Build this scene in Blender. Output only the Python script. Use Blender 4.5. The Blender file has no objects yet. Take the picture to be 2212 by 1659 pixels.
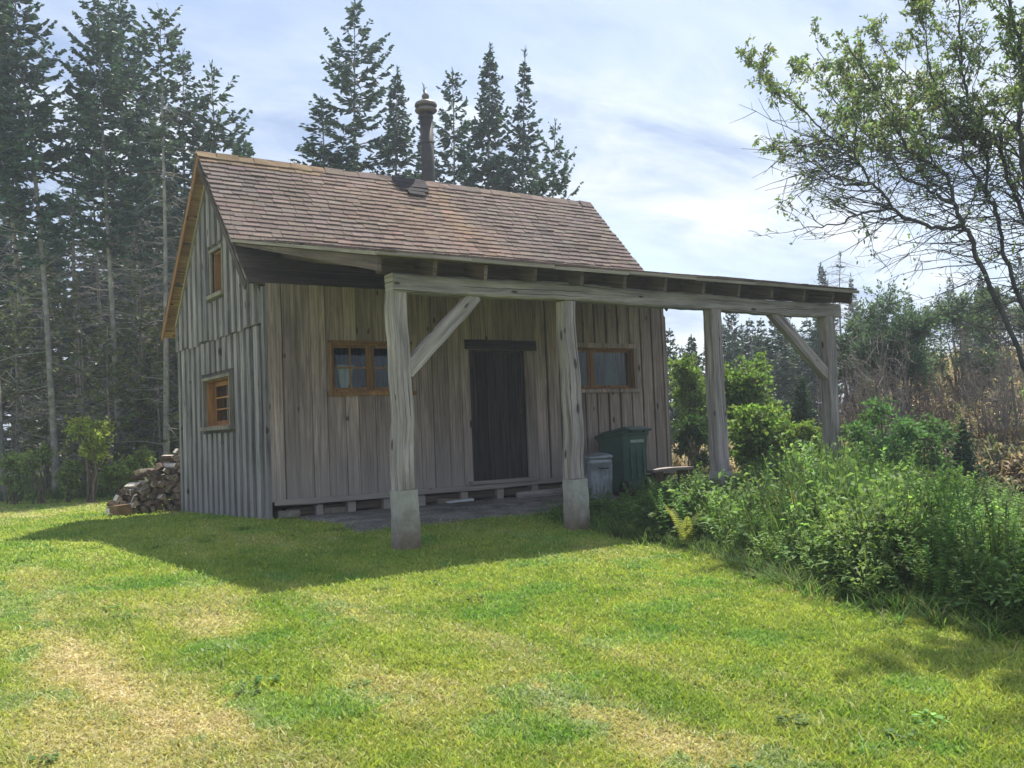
import bpy, math
import numpy as np
from mathutils import Vector, Matrix

rng = np.random.default_rng(11)
SC = bpy.context.scene
COL = SC.collection
UP = np.array([0, 0, 1.0])

# ------------------------------------------------------------------ camera solve (from the photograph)
CAM = np.array([-4.1271, -11.348, .9616])
YAW, PITCH, ROLL, FPX = .6005, .0499, -.0405, 2050.2
FW = np.array([math.sin(YAW) * math.cos(PITCH), math.cos(YAW) * math.cos(PITCH), math.sin(PITCH)])
_r = np.array([math.cos(YAW), -math.sin(YAW), 0])
_u = np.cross(_r, FW)
RT = math.cos(ROLL) * _r + math.sin(ROLL) * _u
UV_ = -math.sin(ROLL) * _r + math.cos(ROLL) * _u


def at(x, y, d):
    """point seen at (x, y) of a 2212 x 1659 picture, d metres deep"""
    return CAM + d * (FW + RT * (x - 1106) / FPX - UV_ * (y - 829.5) / FPX)


def at_dist(x, d, z=0):
    p = at(x, 950, d)
    return np.array([p[0], p[1], z])


# ------------------------------------------------------------------ noise
def _hash(ix, iy, s):
    h = (ix * 374761393 + iy * 668265263 + s * 974711) & 0xFFFFFFFF
    h = ((h ^ (h >> 13)) * 1274126177) & 0xFFFFFFFF
    return ((h ^ (h >> 16)) & 0xFFFF) / 65535.0


def vnoise(x, y, s=0):
    x = np.asarray(x, float); y = np.asarray(y, float)
    ix = np.floor(x).astype(np.int64); iy = np.floor(y).astype(np.int64)
    fx = x - ix; fy = y - iy
    fx = fx * fx * (3 - 2 * fx); fy = fy * fy * (3 - 2 * fy)
    a = _hash(ix, iy, s); b = _hash(ix + 1, iy, s); c = _hash(ix, iy + 1, s); d = _hash(ix + 1, iy + 1, s)
    return (a * (1 - fx) + b * fx) * (1 - fy) + (c * (1 - fx) + d * fx) * fy


def fbm(x, y, s=0, o=4):
    t = 0; a = .5; n = 0
    for i in range(o):
        t = t + a * vnoise(x * 2 ** i, y * 2 ** i, s + i); n += a; a *= .5
    return t / n


def sstep(a, b, x):
    t = np.clip((x - a) / (b - a), 0, 1)
    return t * t * (3 - 2 * t)


def bearing(x, y):
    return sstep(.90, 1.0, np.arctan2(x - CAM[0], y - CAM[1]))


def gz(x, y):
    """height of the ground"""
    x = np.asarray(x, float); y = np.asarray(y, float)
    z = np.where(y < 0, .036 * np.maximum(y, -14), -.02 * np.minimum(y, 6))
    z = z + (.05 * (fbm(x * .35, y * .35, 3) - .5) + .045 * (fbm(x * 1.3, y * 1.3, 4) - .5)) * sstep(1.0, 4, np.hypot(np.maximum(np.abs(x - 3.3) - 3.3, 0), np.maximum(np.abs(y - .5) - 3.9, 0)))
    z = z + 2.0 * sstep(9.5, 19, x + .12 * y) * sstep(16, 4, y) * bearing(x, y)
    z = z - .35 * sstep(4.2, 8, x) * sstep(-1.5, -5, y) * sstep(16, 9, x)
    return z


# ------------------------------------------------------------------ materials
def new_mat(name):
    m = bpy.data.materials.new(name)
    m.use_nodes = True
    nt = m.node_tree
    b = nt.nodes['Principled BSDF']
    return m, nt, b


def N(nt, t, **kw):
    n = nt.nodes.new(t)
    for k, v in kw.items():
        if k == 'ins':
            for a, c in v.items():
                n.inputs[a].default_value = c
        else:
            setattr(n, k, v)
    return n


def L(nt, a, b):
    nt.links.new(a, b)


def ramp(nt, fac, stops, interp='LINEAR'):
    r = N(nt, 'ShaderNodeValToRGB')
    r.color_ramp.interpolation = interp
    e = r.color_ramp.elements
    while len(e) < len(stops):
        e.new(.5)
    for i, (p, c) in enumerate(stops):
        e[i].position = p
        e[i].color = (*c, 1) if len(c) == 3 else c
    L(nt, fac, r.inputs[0])
    return r


def mixc(nt, fac, a, b, mode='MIX'):
    m = N(nt, 'ShaderNodeMix', data_type='RGBA', blend_type=mode)
    for s, v in ((0, fac), (6, a), (7, b)):
        if hasattr(v, 'is_output'):
            L(nt, v, m.inputs[s])
        else:
            m.inputs[s].default_value = v if s == 0 else ((*v, 1) if len(v) == 3 else v)
    return m.outputs[2]


def math_(nt, op, a, b=None, c=None, clamp=False):
    m = N(nt, 'ShaderNodeMath', operation=op, use_clamp=clamp)
    for i, v in enumerate((a, b, c)):
        if v is None:
            continue
        if hasattr(v, 'is_output'):
            L(nt, v, m.inputs[i])
        else:
            m.inputs[i].default_value = v
    return m.outputs[0]


def wood(name, ca, cb, knot=(.03, .022, .018), knots=.6, rough=.85, stain=None, tintamt=.7, gsc=34, bump=.5, stainz=(.3, 1.2), cracks=.35):
    m, nt, b = new_mat(name)
    uv = N(nt, 'ShaderNodeUVMap')
    mp = N(nt, 'ShaderNodeMapping'); mp.inputs['Scale'].default_value = (1.3, gsc, 1)
    L(nt, uv.outputs[0], mp.inputs[0])
    no = N(nt, 'ShaderNodeTexNoise', ins={'Scale': 1.0, 'Detail': 7.0, 'Roughness': .65, 'Distortion': .6})
    L(nt, mp.outputs[0], no.inputs['Vector'])
    r = ramp(nt, no.outputs[0], [(.36, ca), (.64, cb)])
    mp2 = N(nt, 'ShaderNodeMapping'); mp2.inputs['Scale'].default_value = (.9, 3.2, 1)
    L(nt, uv.outputs[0], mp2.inputs[0])
    n2 = N(nt, 'ShaderNodeTexNoise', ins={'Scale': 1.0, 'Detail': 5.0, 'Roughness': .6})
    L(nt, mp2.outputs[0], n2.inputs['Vector'])
    w = ramp(nt, n2.outputs[0], [(.25, (.55, .55, .57)), (.75, (1.25, 1.22, 1.18))])
    c = mixc(nt, 1.0, r.outputs[0], w.outputs[0], 'MULTIPLY')
    at_ = N(nt, 'ShaderNodeAttribute', attribute_name='tint')
    t = math_(nt, 'MULTIPLY_ADD', at_.outputs['Fac'], tintamt, 1 - tintamt / 2)
    cc = N(nt, 'ShaderNodeCombineColor')
    for i in range(3):
        L(nt, t, cc.inputs[i])
    c = mixc(nt, 1.0, c, cc.outputs[0], 'MULTIPLY')
    if stain:
        ge = N(nt, 'ShaderNodeNewGeometry')
        sx = N(nt, 'ShaderNodeSeparateXYZ'); L(nt, ge.outputs['Position'], sx.inputs[0])
        zz = math_(nt, 'MULTIPLY_ADD', n2.outputs[0], .9, sx.outputs[2])
        mr = N(nt, 'ShaderNodeMapRange', ins={1: stainz[1] + .45, 2: stainz[0] + .45, 3: 0.0, 4: .8}); L(nt, zz, mr.inputs[0])
        c = mixc(nt, mr.outputs[0], c, stain)
    mp3 = N(nt, 'ShaderNodeMapping'); mp3.inputs['Scale'].default_value = (2.2, 6.0, 1)
    L(nt, uv.outputs[0], mp3.inputs[0])
    vo = N(nt, 'ShaderNodeTexVoronoi', voronoi_dimensions='2D', ins={'Scale': 1.0, 'Randomness': 1.0}); L(nt, mp3.outputs[0], vo.inputs['Vector'])
    sel = N(nt, 'ShaderNodeSeparateColor'); L(nt, vo.outputs['Color'], sel.inputs[0])
    big = math_(nt, 'GREATER_THAN', sel.outputs[0], 1 - knots * .45)
    rad = math_(nt, 'MULTIPLY_ADD', sel.outputs[1], .10, .07)
    k = math_(nt, 'SUBTRACT', rad, vo.outputs['Distance'])
    k = math_(nt, 'MULTIPLY', k, 16.0, clamp=True)
    k = math_(nt, 'MULTIPLY', k, big, clamp=True)
    k = math_(nt, 'MULTIPLY', k, .85)
    c = mixc(nt, k, c, knot)
    mp4 = N(nt, 'ShaderNodeMapping'); mp4.inputs['Scale'].default_value = (.55, 62, 1)
    L(nt, uv.outputs[0], mp4.inputs[0])
    n4 = N(nt, 'ShaderNodeTexNoise', ins={'Scale': 1.0, 'Detail': 2.0, 'Roughness': .5, 'Distortion': .3}); L(nt, mp4.outputs[0], n4.inputs['Vector'])
    ck = N(nt, 'ShaderNodeMapRange', ins={1: .615, 2: .665, 3: 0.0, 4: cracks}); L(nt, n4.outputs[0], ck.inputs[0])
    c = mixc(nt, ck.outputs[0], c, tuple(x * .22 for x in ca))
    L(nt, c, b.inputs['Base Color'])
    b.inputs['Roughness'].default_value = rough
    b.inputs['Specular IOR Level'].default_value = .25
    bp = N(nt, 'ShaderNodeBump', ins={'Strength': bump, 'Distance': .006}); L(nt, no.outputs[0], bp.inputs['Height'])
    L(nt, bp.outputs[0], b.inputs['Normal'])
    return m


def vcol(name, rough=.8, noise=.35, nscale=40, spec=.2, transl=0.0, bump=0.0, metal=0.0):
    """colour from the mesh's own 'col' attribute with fine mottling"""
    m, nt, b = new_mat(name)
    a = N(nt, 'ShaderNodeAttribute', attribute_name='col')
    c = a.outputs['Color']
    if noise:
        tc = N(nt, 'ShaderNodeTexCoord')
        no = N(nt, 'ShaderNodeTexNoise', ins={'Scale': nscale, 'Detail': 4.0, 'Roughness': .6}); L(nt, tc.outputs['Object'], no.inputs['Vector'])
        r = ramp(nt, no.outputs[0], [(.25, (1 - noise,) * 3), (.75, (1 + noise,) * 3)])
        c = mixc(nt, 1.0, c, r.outputs[0], 'MULTIPLY')
        if bump:
            bp = N(nt, 'ShaderNodeBump', ins={'Strength': bump, 'Distance': .01}); L(nt, no.outputs[0], bp.inputs['Height'])
            L(nt, bp.outputs[0], b.inputs['Normal'])
    L(nt, c, b.inputs['Base Color'])
    b.inputs['Roughness'].default_value = rough
    b.inputs['Specular IOR Level'].default_value = spec
    b.inputs['Metallic'].default_value = metal
    if transl:
        tr = N(nt, 'ShaderNodeBsdfTranslucent')
        hs = mixc(nt, 1.0, c, (1.25, 1.3, .75), 'MULTIPLY')
        L(nt, hs, tr.inputs[0])
        mx = N(nt, 'ShaderNodeMixShader', ins={0: transl})
        L(nt, b.outputs[0], mx.inputs[1]); L(nt, tr.outputs[0], mx.inputs[2])
        L(nt, mx.outputs[0], nt.nodes['Material Output'].inputs['Surface'])
    return m


def plain(name, c, rough=.6, metal=0.0, spec=.4, noise=.25, nscale=8, bump=.0, c2=None):
    m, nt, b = new_mat(name)
    tc = N(nt, 'ShaderNodeTexCoord')
    no = N(nt, 'ShaderNodeTexNoise', ins={'Scale': nscale, 'Detail': 6.0, 'Roughness': .65}); L(nt, tc.outputs['Object'], no.inputs['Vector'])
    lo = c2 or tuple(x * (1 - noise) for x in c)
    r = ramp(nt, no.outputs[0], [(.3, lo), (.7, tuple(min(1, x * (1 + noise)) for x in c))])
    L(nt, r.outputs[0], b.inputs['Base Color'])
    rr = ramp(nt, no.outputs[0], [(.3, (max(0, rough - .12),) * 3), (.7, (min(1, rough + .12),) * 3)])
    L(nt, rr.outputs[0], b.inputs['Roughness'])
    b.inputs['Metallic'].default_value = metal
    b.inputs['Specular IOR Level'].default_value = spec
    if bump:
        bp = N(nt, 'ShaderNodeBump', ins={'Strength': bump, 'Distance': .01}); L(nt, no.outputs[0], bp.inputs['Height'])
        L(nt, bp.outputs[0], b.inputs['Normal'])
    return m


def concrete_mat():
    m, nt, b = new_mat('concrete')
    ge = N(nt, 'ShaderNodeNewGeometry')
    no = N(nt, 'ShaderNodeTexNoise', ins={'Scale': 7.0, 'Detail': 9.0, 'Roughness': .7}); L(nt, ge.outputs['Position'], no.inputs['Vector'])
    r = ramp(nt, no.outputs[0], [(.25, (.24, .225, .2)), (.55, (.36, .345, .31)), (.8, (.45, .43, .39))])
    sx = N(nt, 'ShaderNodeSeparateXYZ'); L(nt, ge.outputs['Position'], sx.inputs[0])
    zz = math_(nt, 'MULTIPLY_ADD', no.outputs[0], .5, sx.outputs[2])
    mr = N(nt, 'ShaderNodeMapRange', ins={1: .50, 2: .16, 3: 0.0, 4: .85}); L(nt, zz, mr.inputs[0])
    c = mixc(nt, mr.outputs[0], r.outputs[0], (.15, .098, .066))
    L(nt, c, b.inputs['Base Color']); b.inputs['Roughness'].default_value = .9
    bp = N(nt, 'ShaderNodeBump', ins={'Strength': .5, 'Distance': .01}); L(nt, no.outputs[0], bp.inputs['Height']); L(nt, bp.outputs[0], b.inputs['Normal'])
    return m


def glass_mat():
    m, nt, b = new_mat('window_glass')
    nt.nodes.remove(b)
    tr = N(nt, 'ShaderNodeBsdfTransparent'); tr.inputs[0].default_value = (.82, .86, .86, 1)
    gl = N(nt, 'ShaderNodeBsdfGlossy'); gl.inputs['Roughness'].default_value = .03; gl.inputs[0].default_value = (.9, .95, 1, 1)
    fr = N(nt, 'ShaderNodeLayerWeight', ins={'Blend': .5})
    tc = N(nt, 'ShaderNodeTexCoord')
    no = N(nt, 'ShaderNodeTexNoise', ins={'Scale': 3.0}); L(nt, tc.outputs['Object'], no.inputs['Vector'])
    bp = N(nt, 'ShaderNodeBump', ins={'Strength': .06, 'Distance': .02}); L(nt, no.outputs[0], bp.inputs['Height'])
    L(nt, bp.outputs[0], gl.inputs['Normal'])
    mx = N(nt, 'ShaderNodeMixShader')
    f = math_(nt, 'POWER', fr.outputs['Facing'], 4.0)
    f = math_(nt, 'MULTIPLY_ADD', f, .6, .025, clamp=True)
    L(nt, f, mx.inputs[0]); L(nt, tr.outputs[0], mx.inputs[1]); L(nt, gl.outputs[0], mx.inputs[2])
    L(nt, mx.outputs[0], nt.nodes['Material Output'].inputs['Surface'])
    return m


M = {}
M['front'] = wood('weathered_plank', (.265, .195, .178), (.56, .45, .415), stain=(.34, .31, .295), stainz=(.1, 1.3), knots=.32, tintamt=.5)
M['gable'] = wood('silvered_plank', (.130, .117, .126), (.385, .355, .375), knots=.35, tintamt=.6, stain=(.27, .26, .255), stainz=(-.1, 1.1))
M['dark'] = wood('dark_plank', (.016, .014, .016), (.085, .073, .072), knots=.3, tintamt=.6, cracks=.6)
M['post'] = wood('grey_timber', (.22, .192, .19), (.47, .42, .412), knots=.75, cracks=.9, tintamt=.3, gsc=22)
M['beam'] = wood('grey_beam', (.20, .182, .185), (.43, .39, .388), knots=.6, cracks=.9, tintamt=.25, gsc=20)
M['brown'] = wood('brown_timber', (.075, .055, .045), (.17, .13, .11), knots=.3, tintamt=.5)
M['orange'] = wood('orange_timber', (.27, .12, .045), (.46, .24, .10), knots=.5, tintamt=.35)
M['pine'] = wood('fresh_pine', (.42, .23, .10), (.66, .42, .22), knots=.5, tintamt=.3)
M['trim'] = wood('pale_trim', (.21, .185, .155), (.38, .34, .29), knots=.2, tintamt=.3)
M['shingle'] = vcol('asphalt_shingle', rough=.9, noise=.4, nscale=60, spec=.15)
M['concrete'] = concrete_mat()
M['glass'] = glass_mat()
M['rust'] = plain('sooty_steel', (.03, .029, .033), rough=.55, metal=.3, c2=(.06, .05, .047), nscale=9)
M['cap'] = plain('galvanised_cap', (.16, .145, .14), rough=.55, metal=.5, nscale=14, noise=.5)
M['bin'] = plain('green_plastic', (.055, .115, .095), rough=.5, noise=.25, nscale=5)
M['binlid'] = plain('dark_green_plastic', (.045, .09, .078), rough=.45, noise=.3, nscale=5)
M['black'] = plain('black_rubber', (.012, .012, .013), rough=.7)
M['white'] = plain('white_sticker', (.35, .4, .38), rough=.6, noise=.2, nscale=30)
M['galv'] = plain('galvanised_steel', (.33, .36, .40), rough=.5, metal=.55, noise=.3, nscale=10)
M['cloth'] = plain('pale_cloth', (.62, .64, .66), rough=.9, noise=.12, nscale=18)
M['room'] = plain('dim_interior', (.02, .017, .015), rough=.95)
M['vleaf'] = vcol('leaf', rough=.62, noise=.25, nscale=6, spec=.2, transl=.42)
M['needle'] = vcol('spruce_needle', rough=.55, noise=.3, nscale=1.7, spec=.4, transl=.18)
M['bark'] = vcol('bark', rough=.95, noise=.45, nscale=7, spec=.1, bump=.6)
M['log'] = vcol('split_firewood', rough=.9, noise=.4, nscale=16, spec=.1, bump=.3)
M['grass'] = vcol('grass_blade', rough=.55, noise=0, spec=.3, transl=.4)


# ------------------------------------------------------------------ mesh helpers
class MB:
    def __init__(s):
        s.v = []; s.f = []; s.uv = []; s.t = []; s.c = []; s.n = 0

    def add(s, verts, faces, uvs=None, tint=.5, col=(.5, .5, .5)):
        verts = [tuple(map(float, p)) for p in verts]
        s.v += verts
        for i, f in enumerate(faces):
            s.f.append([j + s.n for j in f])
            s.uv += list(uvs[i]) if uvs else [(0, 0)] * len(f)
        s.t += [float(tint)] * len(verts)
        s.c += [col if not callable(col) else col(p) for p in verts]
        s.n += len(verts)

    def slab(s, c, a, b, d, jit=0.0, tint=None, col=(.5, .5, .5)):
        """box: centre c, half axes a (length, grain direction), b, d"""
        c, a, b, d = (np.array(q, float) for q in (c, a, b, d))
        tint = rng.random() if tint is None else tint
        P = []
        for sa in (-1, 1):
            for sb in (-1, 1):
                for sd in (-1, 1):
                    P.append(c + a * sa + b * sb + d * sd + rng.normal(0, 1, 3) * jit)
        la, lb, ld = (2 * np.linalg.norm(q) for q in (a, b, d))
        u0, v0 = rng.random() * 40, rng.random() * 40
        faces = [(0, 1, 3, 2), (4, 6, 7, 5), (0, 4, 5, 1), (2, 3, 7, 6), (0, 2, 6, 4), (1, 5, 7, 3)]
        def co(i):
            sa, sb, sd = i >> 2 & 1, i >> 1 & 1, i & 1
            return sa, sb, sd
        uvs = []
        for k, f in enumerate(faces):
            q = []
            for i in f:
                sa, sb, sd = co(i)
                if k < 2: q.append((u0 + sb * lb * .1, v0 + sd * ld))
                elif k < 4: q.append((u0 + sa * la, v0 + sd * ld + (3 if k == 3 else 0)))
                else: q.append((u0 + sa * la, v0 + sb * lb + (7 if k == 5 else 5)))
            uvs.append(q)
        s.add(P, faces, uvs, tint, col)

    def prism(s, poly, f3, d0, d1, tint=None, col=(.5, .5, .5)):
        """polygon (u, z) mapped by f3(u, z, d) and extruded from depth d0 to d1; grain runs along z"""
        tint = rng.random() if tint is None else tint
        n = len(poly)
        u0, v0 = rng.random() * 40, rng.random() * 40
        V = [f3(p[0], p[1], d1) for p in poly] + [f3(p[0], p[1], d0) for p in poly]
        F = [tuple(range(n)), tuple(range(2 * n - 1, n - 1, -1))]
        U = [[(u0 + p[1], v0 + p[0]) for p in poly], [(u0 + p[1], v0 + p[0]) for p in poly[::-1]]]
        for i in range(n):
            j = (i + 1) % n
            F.append((j, i, n + i, n + j))
            U.append([(u0 + poly[j][1], v0 + poly[j][0]), (u0 + poly[i][1], v0 + poly[i][0]), (u0 + poly[i][1], v0 + poly[i][0] + .03), (u0 + poly[j][1], v0 + poly[j][0] + .03)])
        s.add(V, F, U, tint, col)

    def timber(s, p0, p1, w, h, side, n=14, jit=.006, cham=.18, bow=.0, tint=None, taper=0):
        """hewn timber: chamfered section w (along side) x h swept from p0 to p1 with an uneven face"""
        p0, p1 = np.array(p0, float), np.array(p1, float)
        ax = p1 - p0; ln = np.linalg.norm(ax); ax /= ln
        side = np.array(side, float); side -= ax * (side @ ax); side /= np.linalg.norm(side)
        up = np.cross(ax, side)
        tint = rng.random() if tint is None else tint
        c = cham
        sec = [(-1, -1 + c), (-1 + c, -1), (1 - c, -1), (1, -1 + c), (1, 1 - c), (1 - c, 1), (-1 + c, 1), (-1, 1 - c)]
        u0, v0 = rng.random() * 40, rng.random() * 40
        V = []; F = []; U = []
        ph = rng.random(4) * 6.28
        for i in range(n + 1):
            t = i / n
            o = side * (math.sin(t * 7 + ph[0]) * jit * 1.2 + math.sin(t * 17 + ph[1]) * jit * .6) + up * (math.sin(t * 6 + ph[2]) * jit * 1.4 + math.sin(t * 19 + ph[3]) * jit * .6)
            k = 1 - taper * t
            for a, b in sec:
                V.append(p0 + ax * ln * t + o + side * a * w / 2 * k + up * b * h / 2 * k + rng.normal(0, 1, 3) * jit * .35)
        per = [0]
        for i in range(8):
            a, b = sec[i], sec[(i + 1) % 8]
            per.append(per[-1] + math.hypot((a[0] - b[0]) * w / 2, (a[1] - b[1]) * h / 2))
        for i in range(n):
            for j in range(8):
                j2 = (j + 1) % 8
                F.append((i * 8 + j, i * 8 + j2, (i + 1) * 8 + j2, (i + 1) * 8 + j))
                U.append([(u0 + ln * i / n, v0 + per[j]), (u0 + ln * i / n, v0 + per[j + 1]), (u0 + ln * (i + 1) / n, v0 + per[j + 1]), (u0 + ln * (i + 1) / n, v0 + per[j])])
        F.append(tuple(range(7, -1, -1))); U.append([(u0 + .02 * k[0], v0 + k[1] * h / 2) for k in sec[::-1]])
        F.append(tuple(n * 8 + j for j in range(8))); U.append([(u0 + .02 * k[0], v0 + k[1] * h / 2) for k in sec])
        s.add(V, F, U, tint)

    def tube(s, pts, rad, k=8, caps=True, col=(.5, .5, .5), tint=.5):
        pts = [np.array(p, float) for p in pts]
        V = []; F = []; U = []
        prev = None
        for i, p in enumerate(pts):
            d = pts[min(i + 1, len(pts) - 1)] - pts[max(i - 1, 0)]
            d = d / (np.linalg.norm(d) + 1e-9)
            if prev is None:
                a = np.cross(d, (0, 0, 1.0)) if abs(d[2]) < .9 else np.cross(d, (1.0, 0, 0))
            else:
                a = prev - d * (prev @ d)
            a = a / (np.linalg.norm(a) + 1e-9); prev = a
            b = np.cross(d, a)
            for j in range(k):
                t = 2 * math.pi * j / k
                V.append(p + (a * math.cos(t) + b * math.sin(t)) * rad[i])
        for i in range(len(pts) - 1):
            for j in range(k):
                j2 = (j + 1) % k
                F.append((i * k + j, i * k + j2, (i + 1) * k + j2, (i + 1) * k + j))
                U.append([(i, j / k), (i, (j + 1) / k), (i + 1, (j + 1) / k), (i + 1, j / k)])
        if caps:
            F.append(tuple(range(k - 1, -1, -1))); U.append([(0, 0)] * k)
            F.append(tuple((len(pts) - 1) * k + j for j in range(k))); U.append([(0, 0)] * k)
        s.add(V, F, U, tint, col)

    def build(s, name, mat, parent=None, smooth=False):
        me = bpy.data.meshes.new(name)
        me.from_pydata(s.v, [], s.f)
        ul = me.uv_layers.new(name='UVMap')
        ul.data.foreach_set('uv', np.array(s.uv, np.float32).ravel())
        me.attributes.new('tint', 'FLOAT', 'POINT').data.foreach_set('value', np.array(s.t, np.float32))
        cc = np.ones((len(s.v), 4), np.float32); cc[:, :3] = np.array(s.c)
        me.attributes.new('col', 'FLOAT_COLOR', 'POINT').data.foreach_set('color', cc.ravel())
        if smooth:
            me.polygons.foreach_set('use_smooth', [True] * len(me.polygons))
        me.materials.append(mat if not isinstance(mat, str) else M[mat])
        me.update()
        return link(name, me, parent)


def link(name, me, parent=None):
    o = bpy.data.objects.new(name, me)
    COL.objects.link(o)
    if parent is not None:
        o.parent = parent
    return o


def arr_mesh(name, V, F, C, mat, smooth=False):
    """mesh from numpy arrays: V (n,3), F (m,3 or 4), C (n,3)"""
    me = bpy.data.meshes.new(name)
    n, m, k = len(V), len(F), F.shape[1]
    me.vertices.add(n); me.loops.add(m * k); me.polygons.add(m)
    me.vertices.foreach_set('co', np.ascontiguousarray(V, np.float32).ravel())
    me.loops.foreach_set('vertex_index', np.ascontiguousarray(F, np.int32).ravel())
    me.polygons.foreach_set('loop_start', np.arange(0, m * k, k, dtype=np.int32))
    me.polygons.foreach_set('loop_total', np.full(m, k, np.int32))
    if smooth:
        me.polygons.foreach_set('use_smooth', np.ones(m, bool))
    cc = np.ones((n, 4), np.float32); cc[:, :3] = C
    me.attributes.new('col', 'FLOAT_COLOR', 'POINT').data.foreach_set('color', cc.ravel())
    me.materials.append(M[mat])
    me.update(calc_edges=True)
    return me


class AM:
    """array builder of quads"""
    def __init__(s):
        s.V = []; s.F = []; s.C = []; s.n = 0

    def quads(s, P, C):
        """P (m,4,3), C (m,3)"""
        m = len(P)
        if m == 0: return
        s.V.append(P.reshape(-1, 3)); s.C.append(np.repeat(C, 4, axis=0))
        s.F.append(np.arange(m * 4).reshape(m, 4) + s.n); s.n += m * 4

    def sticks(s, A, B, ra, rb, C, k=3):
        """thin prisms from A to B (m,3)"""
        m = len(A)
        if m == 0: return
        d = B - A; d = d / (np.linalg.norm(d, axis=1, keepdims=True) + 1e-9)
        ref = np.where(np.abs(d[:, 2:3]) < .9, [[0, 0, 1.0]], [[1.0, 0, 0]])
        a = np.cross(d, ref); a /= np.linalg.norm(a, axis=1, keepdims=True) + 1e-9
        b = np.cross(d, a)
        ra = np.broadcast_to(np.asarray(ra, float), (m,))[:, None]; rb = np.broadcast_to(np.asarray(rb, float), (m,))[:, None]
        ring = []
        for base, r in ((A, ra), (B, rb)):
            for j in range(k):
                t = 2 * math.pi * j / k
                ring.append(base + (a * math.cos(t) + b * math.sin(t)) * r)
        V = np.stack(ring, 1)
        f = np.array([(j, (j + 1) % k, k + (j + 1) % k, k + j) for j in range(k)])
        s.V.append(V.reshape(-1, 3)); s.C.append(np.repeat(np.broadcast_to(C, (m, 3)), 2 * k, axis=0))
        s.F.append((f[None] + (np.arange(m) * 2 * k)[:, None, None]).reshape(-1, 4) + s.n); s.n += m * 2 * k

    def mesh(s, name, mat, smooth=False):
        return arr_mesh(name, np.concatenate(s.V), np.concatenate(s.F), np.concatenate(s.C), mat, smooth)


def tag(o, label=None, cat=None, group=None, kind=None):
    if label: o['label'] = label
    if cat: o['category'] = cat
    if group: o['group'] = group
    if kind: o['kind'] = kind
    return o


def empty(name, loc=(0, 0, 0), rz=0):
    o = bpy.data.objects.new(name, None); COL.objects.link(o)
    o.location = loc; o.rotation_euler = (0, 0, rz); o.empty_display_size = .2
    return o


def jcol(c, n, s=.15, hue=.06):
    """n colours scattered round c"""
    c = np.array(c)
    return np.clip(c[None] * (1 + rng.normal(0, s, (n, 1))) * (1 + rng.normal(0, hue, (n, 3))), .004, 1)

# ------------------------------------------------------------------ ground
fine = lambda a, b, s: np.arange(a, b, s)
gx = np.unique(np.round(np.concatenate([-np.geomspace(12, 260, 22)[::-1], fine(-12, 14, .13), np.geomspace(14, 260, 60)]), 4))
gy = np.unique(np.round(np.concatenate([-np.geomspace(14, 260, 22)[::-1], fine(-14, 9, .13), np.geomspace(9, 260, 50)]), 4))

# where the grass has dried out: (x, y) seen, size and strength
DRY = []
for px, py, rx, ry, k in ((150, 1430, .55, .25, 1.1), (330, 1495, .5, .22, .9), (450, 1560, .35, .2, .6), (480, 1345, .5, .3, .7), (40, 1330, .9, .5, .5), (130, 1560, .6, .3, .4), (300, 1620, .7, .25, .7),
                          (560, 1640, .5, .2, .5), (800, 1480, .45, .22, .55), (950, 1500, .3, .15, .4), (1110, 1400, .4, .18, .75), (1330, 1200, .5, .4, .35), (1360, 1260, .4, .25, .45), (1060, 1480, .4, .18, .5),
                          (1350, 1560, .45, .2, .5), (1600, 1640, .5, .2, .65), (1800, 1460, .35, .2, .35), (1650, 1280, .4, .3, .3), (120, 1240, 1.3, .8, .5), (60, 1110, 3.5, 1.5, .55), (700, 1330, .5, .3, .3), (400, 1150, 1.0, .5, .35)):
    d = FW + RT * (px - 1106) / FPX - UV_ * (py - 829.5) / FPX
    t = -CAM[2] / d[2]
    for _ in range(6):
        q = CAM + d * t
        t += (gz(q[0], q[1]) - q[2]) / d[2]
    q = CAM + d * t
    DRY.append((q[0], q[1], rx * 1.15, ry * 1.1, k))
# drying and mowing run roughly one way across the lawn
SD = np.array([-.06, -.998])


def dryness(x, y):
    u = x * SD[0] + y * SD[1]; v = -x * SD[1] + y * SD[0]
    n = fbm(x * .9, y * .9, 21) * .35 + fbm(u * .55, v * 3.6, 25) * .45 + fbm(x * 7, y * 7, 26) * .20
    d = (n - .47) * 1.9
    d = d + .24 * sstep(1.5, -4.5, x + .25 * (y + 4)) - .25
    w = fbm(u * 1.6, v * 4.0, 31) - .5
    for cx, cy, rx, ry, k in DRY:
        du = (x - cx) * SD[0] + (y - cy) * SD[1]; dv = -(x - cx) * SD[1] + (y - cy) * SD[0]
        r = np.sqrt((du / rx) ** 2 + (dv / ry) ** 2) + w * 1.3
        d = d + k * .62 * sstep(1.7, .0, r) * (.65 + .7 * fbm(x * 9, y * 9, 33))
    return np.clip(d, 0, 1)


GREEN, LIME, STRAW, DEEP = np.array([.225, .325, .062]), np.array([.35, .405, .095]), np.array([.52, .44, .245]), np.array([.16, .265, .05])


def lawn_col(x, y):
    d = dryness(x, y)[:, None]
    a = fbm(x * 1.7, y * 1.7, 41)[:, None]; b = fbm(x * 5, y * 5, 47)[:, None]
    c = GREEN + (LIME - GREEN) * sstep(.2, .7, a)
    c = c + (DEEP - c) * sstep(.5, .8, b) * .5
    return c * (1 - d) + STRAW * d


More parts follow.
